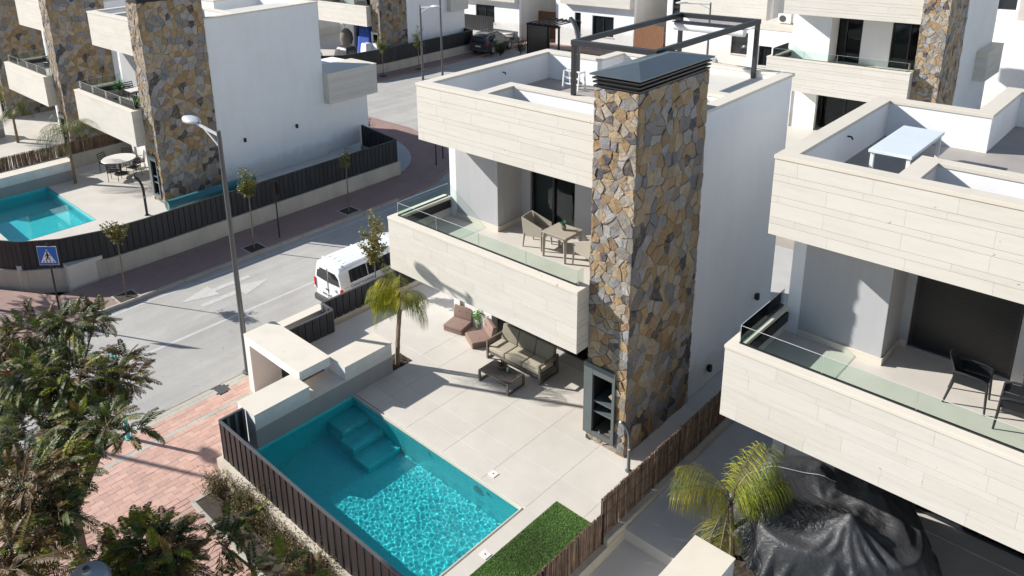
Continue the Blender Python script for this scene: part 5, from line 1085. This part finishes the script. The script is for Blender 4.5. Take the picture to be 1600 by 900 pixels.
for k, (x, y, h, c, lab) in enumerate(((-16.8, -3.95, 2.1, (.36, .36, .40), 'young street tree with sparse bronze leaves nearest the crossing sign'), (-16.85, 1.05, 2.25, (.32, .32, .6), 'young street tree beside the round sign across the road'), (-17.0, 5.7, 2.15, (.2, .2, .22), 'thin young tree with a small tuft in front of the far fence'), (-9.72, 1.12, 1.85, (.42, .42, 1.05), 'young street tree with olive leaves in front of the white van'), (-34.9, 22.9, 1.7, (.5, .5, .8), 'young tree in front of the far terrace fence, left one'), (-34.5, 26.0, 1.8, (.45, .45, .9), 'young tree in front of the far fence, right one'))):
    street_tree(lab, (x, y, PZ), 30 + k, h, c, 1700 if k == 3 else (900 if k != 2 else 300), cols=((.19, .19, .06), (.26, .24, .07), (.14, .16, .05), (.30, .20, .08)) if k in (0, 3) else ((.10, .13, .035), (.16, .17, .04), (.22, .20, .045)))
# shrubs: leaf cloud on twigs
def shrub(label, loc, r, h, seed, n, cols, group=None, leaf=(.03, .06), name='shrub'):
    rg = random.Random(seed); t = thing(name, label, 'shrub', loc, group=group); m = MB(); tw = MB(); tips = []
    for k in range(16):
        a = rg.uniform(0, 6.28); q = r * rg.uniform(.3, 1); e = Vector((q * math.cos(a), q * math.sin(a), h * rg.uniform(.55, 1.05))); tw.tube([(0, 0, 0), e * .5 + Vector((rg.uniform(-.05, .05), rg.uniform(-.05, .05), .05)), e], [.010, .006, .002], 4, cap=False); tips.append(e)
        for j in range(3): f = rg.uniform(.4, .9); e2 = e * f + Vector((rg.gauss(0, .12), rg.gauss(0, .12), rg.uniform(0, .16))); tw.tube([e * f * .9, e2], [.004, .0015], 3, cap=False); tips.append(e2)
    for k in range(n):
        e = rg.choice(tips); p = e * rg.uniform(.45, 1.06) + Vector((rg.gauss(0, .05), rg.gauss(0, .05), rg.gauss(0, .05))); d = Vector((rg.gauss(0, 1), rg.gauss(0, 1), rg.gauss(.2, .7))).normalized(); L = rg.uniform(*leaf); s = d.cross(Vector((rg.gauss(0, 1), rg.gauss(0, 1), 1))).normalized() * L * .3
        p.z = max(.02, p.z); m.add([p, p + d * L * .5 + s, p + d * L, p + d * L * .5 - s], [(0, 1, 2, 3)], 0, vary(rg, rg.choice(cols), .35))
    tw.build('twigs', 'twig', t); m.build('foliage', 'leaf', t); return t
bed = MB().box(-6.35, 2, -6.93, -6.2, PZ - .1, PZ + .015).build('planting_bed', 'soil'); tag(bed, 'narrow bed of dark soil between the pink pavers and the pool fence', 'planting bed')
edge = MB().box(0, .396, 0, .1, -.1, .02).mesh('edging', 'paver_grey', 0.006, seg=1)
for k in range(20): link('edging', edge, bed, (-6.4 + k * .4, -7.03, PZ + .005))
for k in range(2): o = link('edging', edge, bed, (-6.37, -7.0 + k * .4, PZ + .005)); o.rotation_euler = (0, 0, R(90))
dry = ((.15, .11, .055), (.20, .16, .08), (.10, .10, .035), (.24, .19, .10), (.09, .10, .03))
names = ['first from the fence corner', 'second from the fence corner', 'third from the fence corner', 'fourth from the fence corner', 'fifth from the fence corner', 'sixth from the fence corner', 'seventh from the fence corner']
for k in range(7): shrub('dry twiggy shrub in the pool-side bed, ' + names[k], (-6.05 + k * .72, -6.42 + (.06 if k % 2 else -.05), PZ), .46, .66 + .12 * (k % 3), 60 + k, 3000, dry, 'dry shrubs along the pool fence', (.02, .05))
def bush(label, loc, s, seed): return shrub(label, loc, .5 * s, 1.0 * s, seed, 1500, ((.03, .06, .015), (.05, .09, .02), (.02, .04, .012)), None, (.04, .09), 'bush')
bush('round dark green bush at the corner of the drive across the road', (-24.3, 12.6, PZ), 1.1, 80); bush('dark shrub beside the parked dark car', (-32.7, 33.0, PZ), 1.1, 81); bush('leafy shrub in front of the black carport', (-31.9, 34.5, PZ), 1.3, 82)
# foreground trees with feathery compound leaves
def feather_tree(label, loc, h, blobs, nf, seed, group='feathery street trees', L=.48):
    rg = random.Random(seed); t = thing('feathery_tree', label, 'tree', loc, group=group); tr_ = MB(); m = MB(); st = MB(); tr_.tube([(0, 0, 0), (.03, .02, h * .5), (.0, .05, h)], [.10, .085, .06], 10); fork = Vector((0, .05, h))
    greens = ((.052, .085, .016), (.075, .11, .018), (.03, .052, .013), (.13, .16, .02)); browns = ((.12, .068, .02), (.17, .11, .025), (.075, .042, .018)); yell = ((.24, .25, .02), (.19, .22, .022))
    tot = sum(b[3] ** 2 for b in blobs)
    for bx_, by_, bz_, br, kind in blobs:
        c = Vector((bx_, by_, bz_)); mid = (fork + c) / 2 + Vector((rg.uniform(-.15, .15), rg.uniform(-.15, .15), rg.uniform(.0, .25))); tr_.tube([fork - Vector((0, 0, .1)), mid, c], [.04, .025, .012], 6); cnt = int(nf * br ** 2 / tot)
        for k in range(5): a = rg.uniform(0, 6.28); e = c + Vector((math.cos(a), math.sin(a), rg.uniform(-.3, .5))) * br * .75; st.tube([c, (c + e) / 2 + Vector((0, 0, .05)), e], [.010, .007, .003], 4, cap=False)
        for k in range(cnt):
            v = Vector((rg.gauss(0, 1), rg.gauss(0, 1), rg.gauss(0, .75))).normalized() * br * rg.uniform(.25, 1) ** .6; v.z *= .6; p = c + v; d = (v.normalized() + Vector((rg.gauss(0, .5), rg.gauss(0, .5), rg.gauss(.1, .35)))).normalized(); r_ = rg.random()
            pal = browns if (kind == 'b' and r_ < .75) or r_ < .14 else (yell if (kind == 'y' and r_ < .55) or r_ > .95 else greens); frond(m, p, d, L * rg.uniform(.7, 1.15), rg.uniform(.5, 1.5), 17, .085, .0105, rg.choice(pal), rg, .25, stem=st)
    tr_.build('trunk', 'bark', t, 0, True); m.build('crown', 'leaf', t); st.build('twigs', 'twig', t); return t
def blobs_at(base, L): return [(x - base[0], y - base[1], z - base[2], r, k) for x, y, z, r, k in L]
B1 = (-2.9, -10.2, PZ)
feather_tree('large feathery tree with green and bronze leaves in the left foreground', B1, 4.2, blobs_at(B1, [(-6.18, -9.5, 4.78, 0.45, 'g'), (-5.64, -8.95, 4.95, 0.33, 'g'), (-5.67, -8.52, 4.85, 0.2, 'g'), (-4.35, -10.15, 4.98, 0.52, 'g'), (-3.9, -9.63, 4.99, 0.45, 'y'), (-3.91, -9.08, 4.69, 0.32, 'b'), (-4.21, -8.63, 4.66, 0.2, 'b'), (-3.4, -8.9, 4.75, 0.2, 'b'), (-3.08, -10.37, 4.79, 0.51, 'g'), (-2.95, -9.88, 4.78, 0.36, 'g'), (-2.13, -9.72, 5.1, 0.2, 'g'), (-2.06, -9.45, 4.91, 0.13, 'g'), (-1.76, -10.94, 5.0, 0.43, 'b'), (-1.96, -10.49, 4.91, 0.36, 'y'), (-1.07, -10.75, 5.0, 0.19, 'g'), (-1.32, -11.11, 4.73, 0.4, 'g'), (-0.57, -11.47, 5.0, 0.35, 'b')]), 1500, 71, L=.42)
B2 = (-.55, -10.0, PZ)
feather_tree('small feathery tree with bronze leaves at the bottom edge, right of the lamp cap', B2, 3.5, blobs_at(B2, [(-1.0, -9.95, 3.95, .33, 'y'), (-.68, -9.8, 4.1, .33, 'g'), (-.38, -9.8, 3.95, .32, 'b'), (-.45, -10.2, 3.7, .3, 'y'), (-1.35, -10.3, 3.7, .3, 'g')]), 420, 72, L=.34)
B3 = (-.2, -8.7, PZ)
feather_tree('leafy branch tips of a tree below the frame beside the pool-side bed', B3, 2.9, blobs_at(B3, [(-.95, -8.6, 3.45, .2, 'g'), (-.66, -9.0, 3.55, .2, 'g'), (.15, -8.62, 3.35, .26, 'y'), (.42, -8.4, 3.15, .26, 'b'), (-.1, -8.95, 3.3, .2, 'g')]), 110, 73, L=.36)
B4 = (-21.6, -8.6, PZ)
feather_tree('feathery street tree left of the picture that dapples the far pavement', B4, 2.0, blobs_at(B4, [(-21.6, -8.4, 2.2, .9, 'g'), (-20.6, -7.9, 1.6, .6, 'g'), (-22.8, -8.6, 2.4, .7, 'g'), (-20.9, -9.0, 2.4, .7, 'b')]), 300, 74)
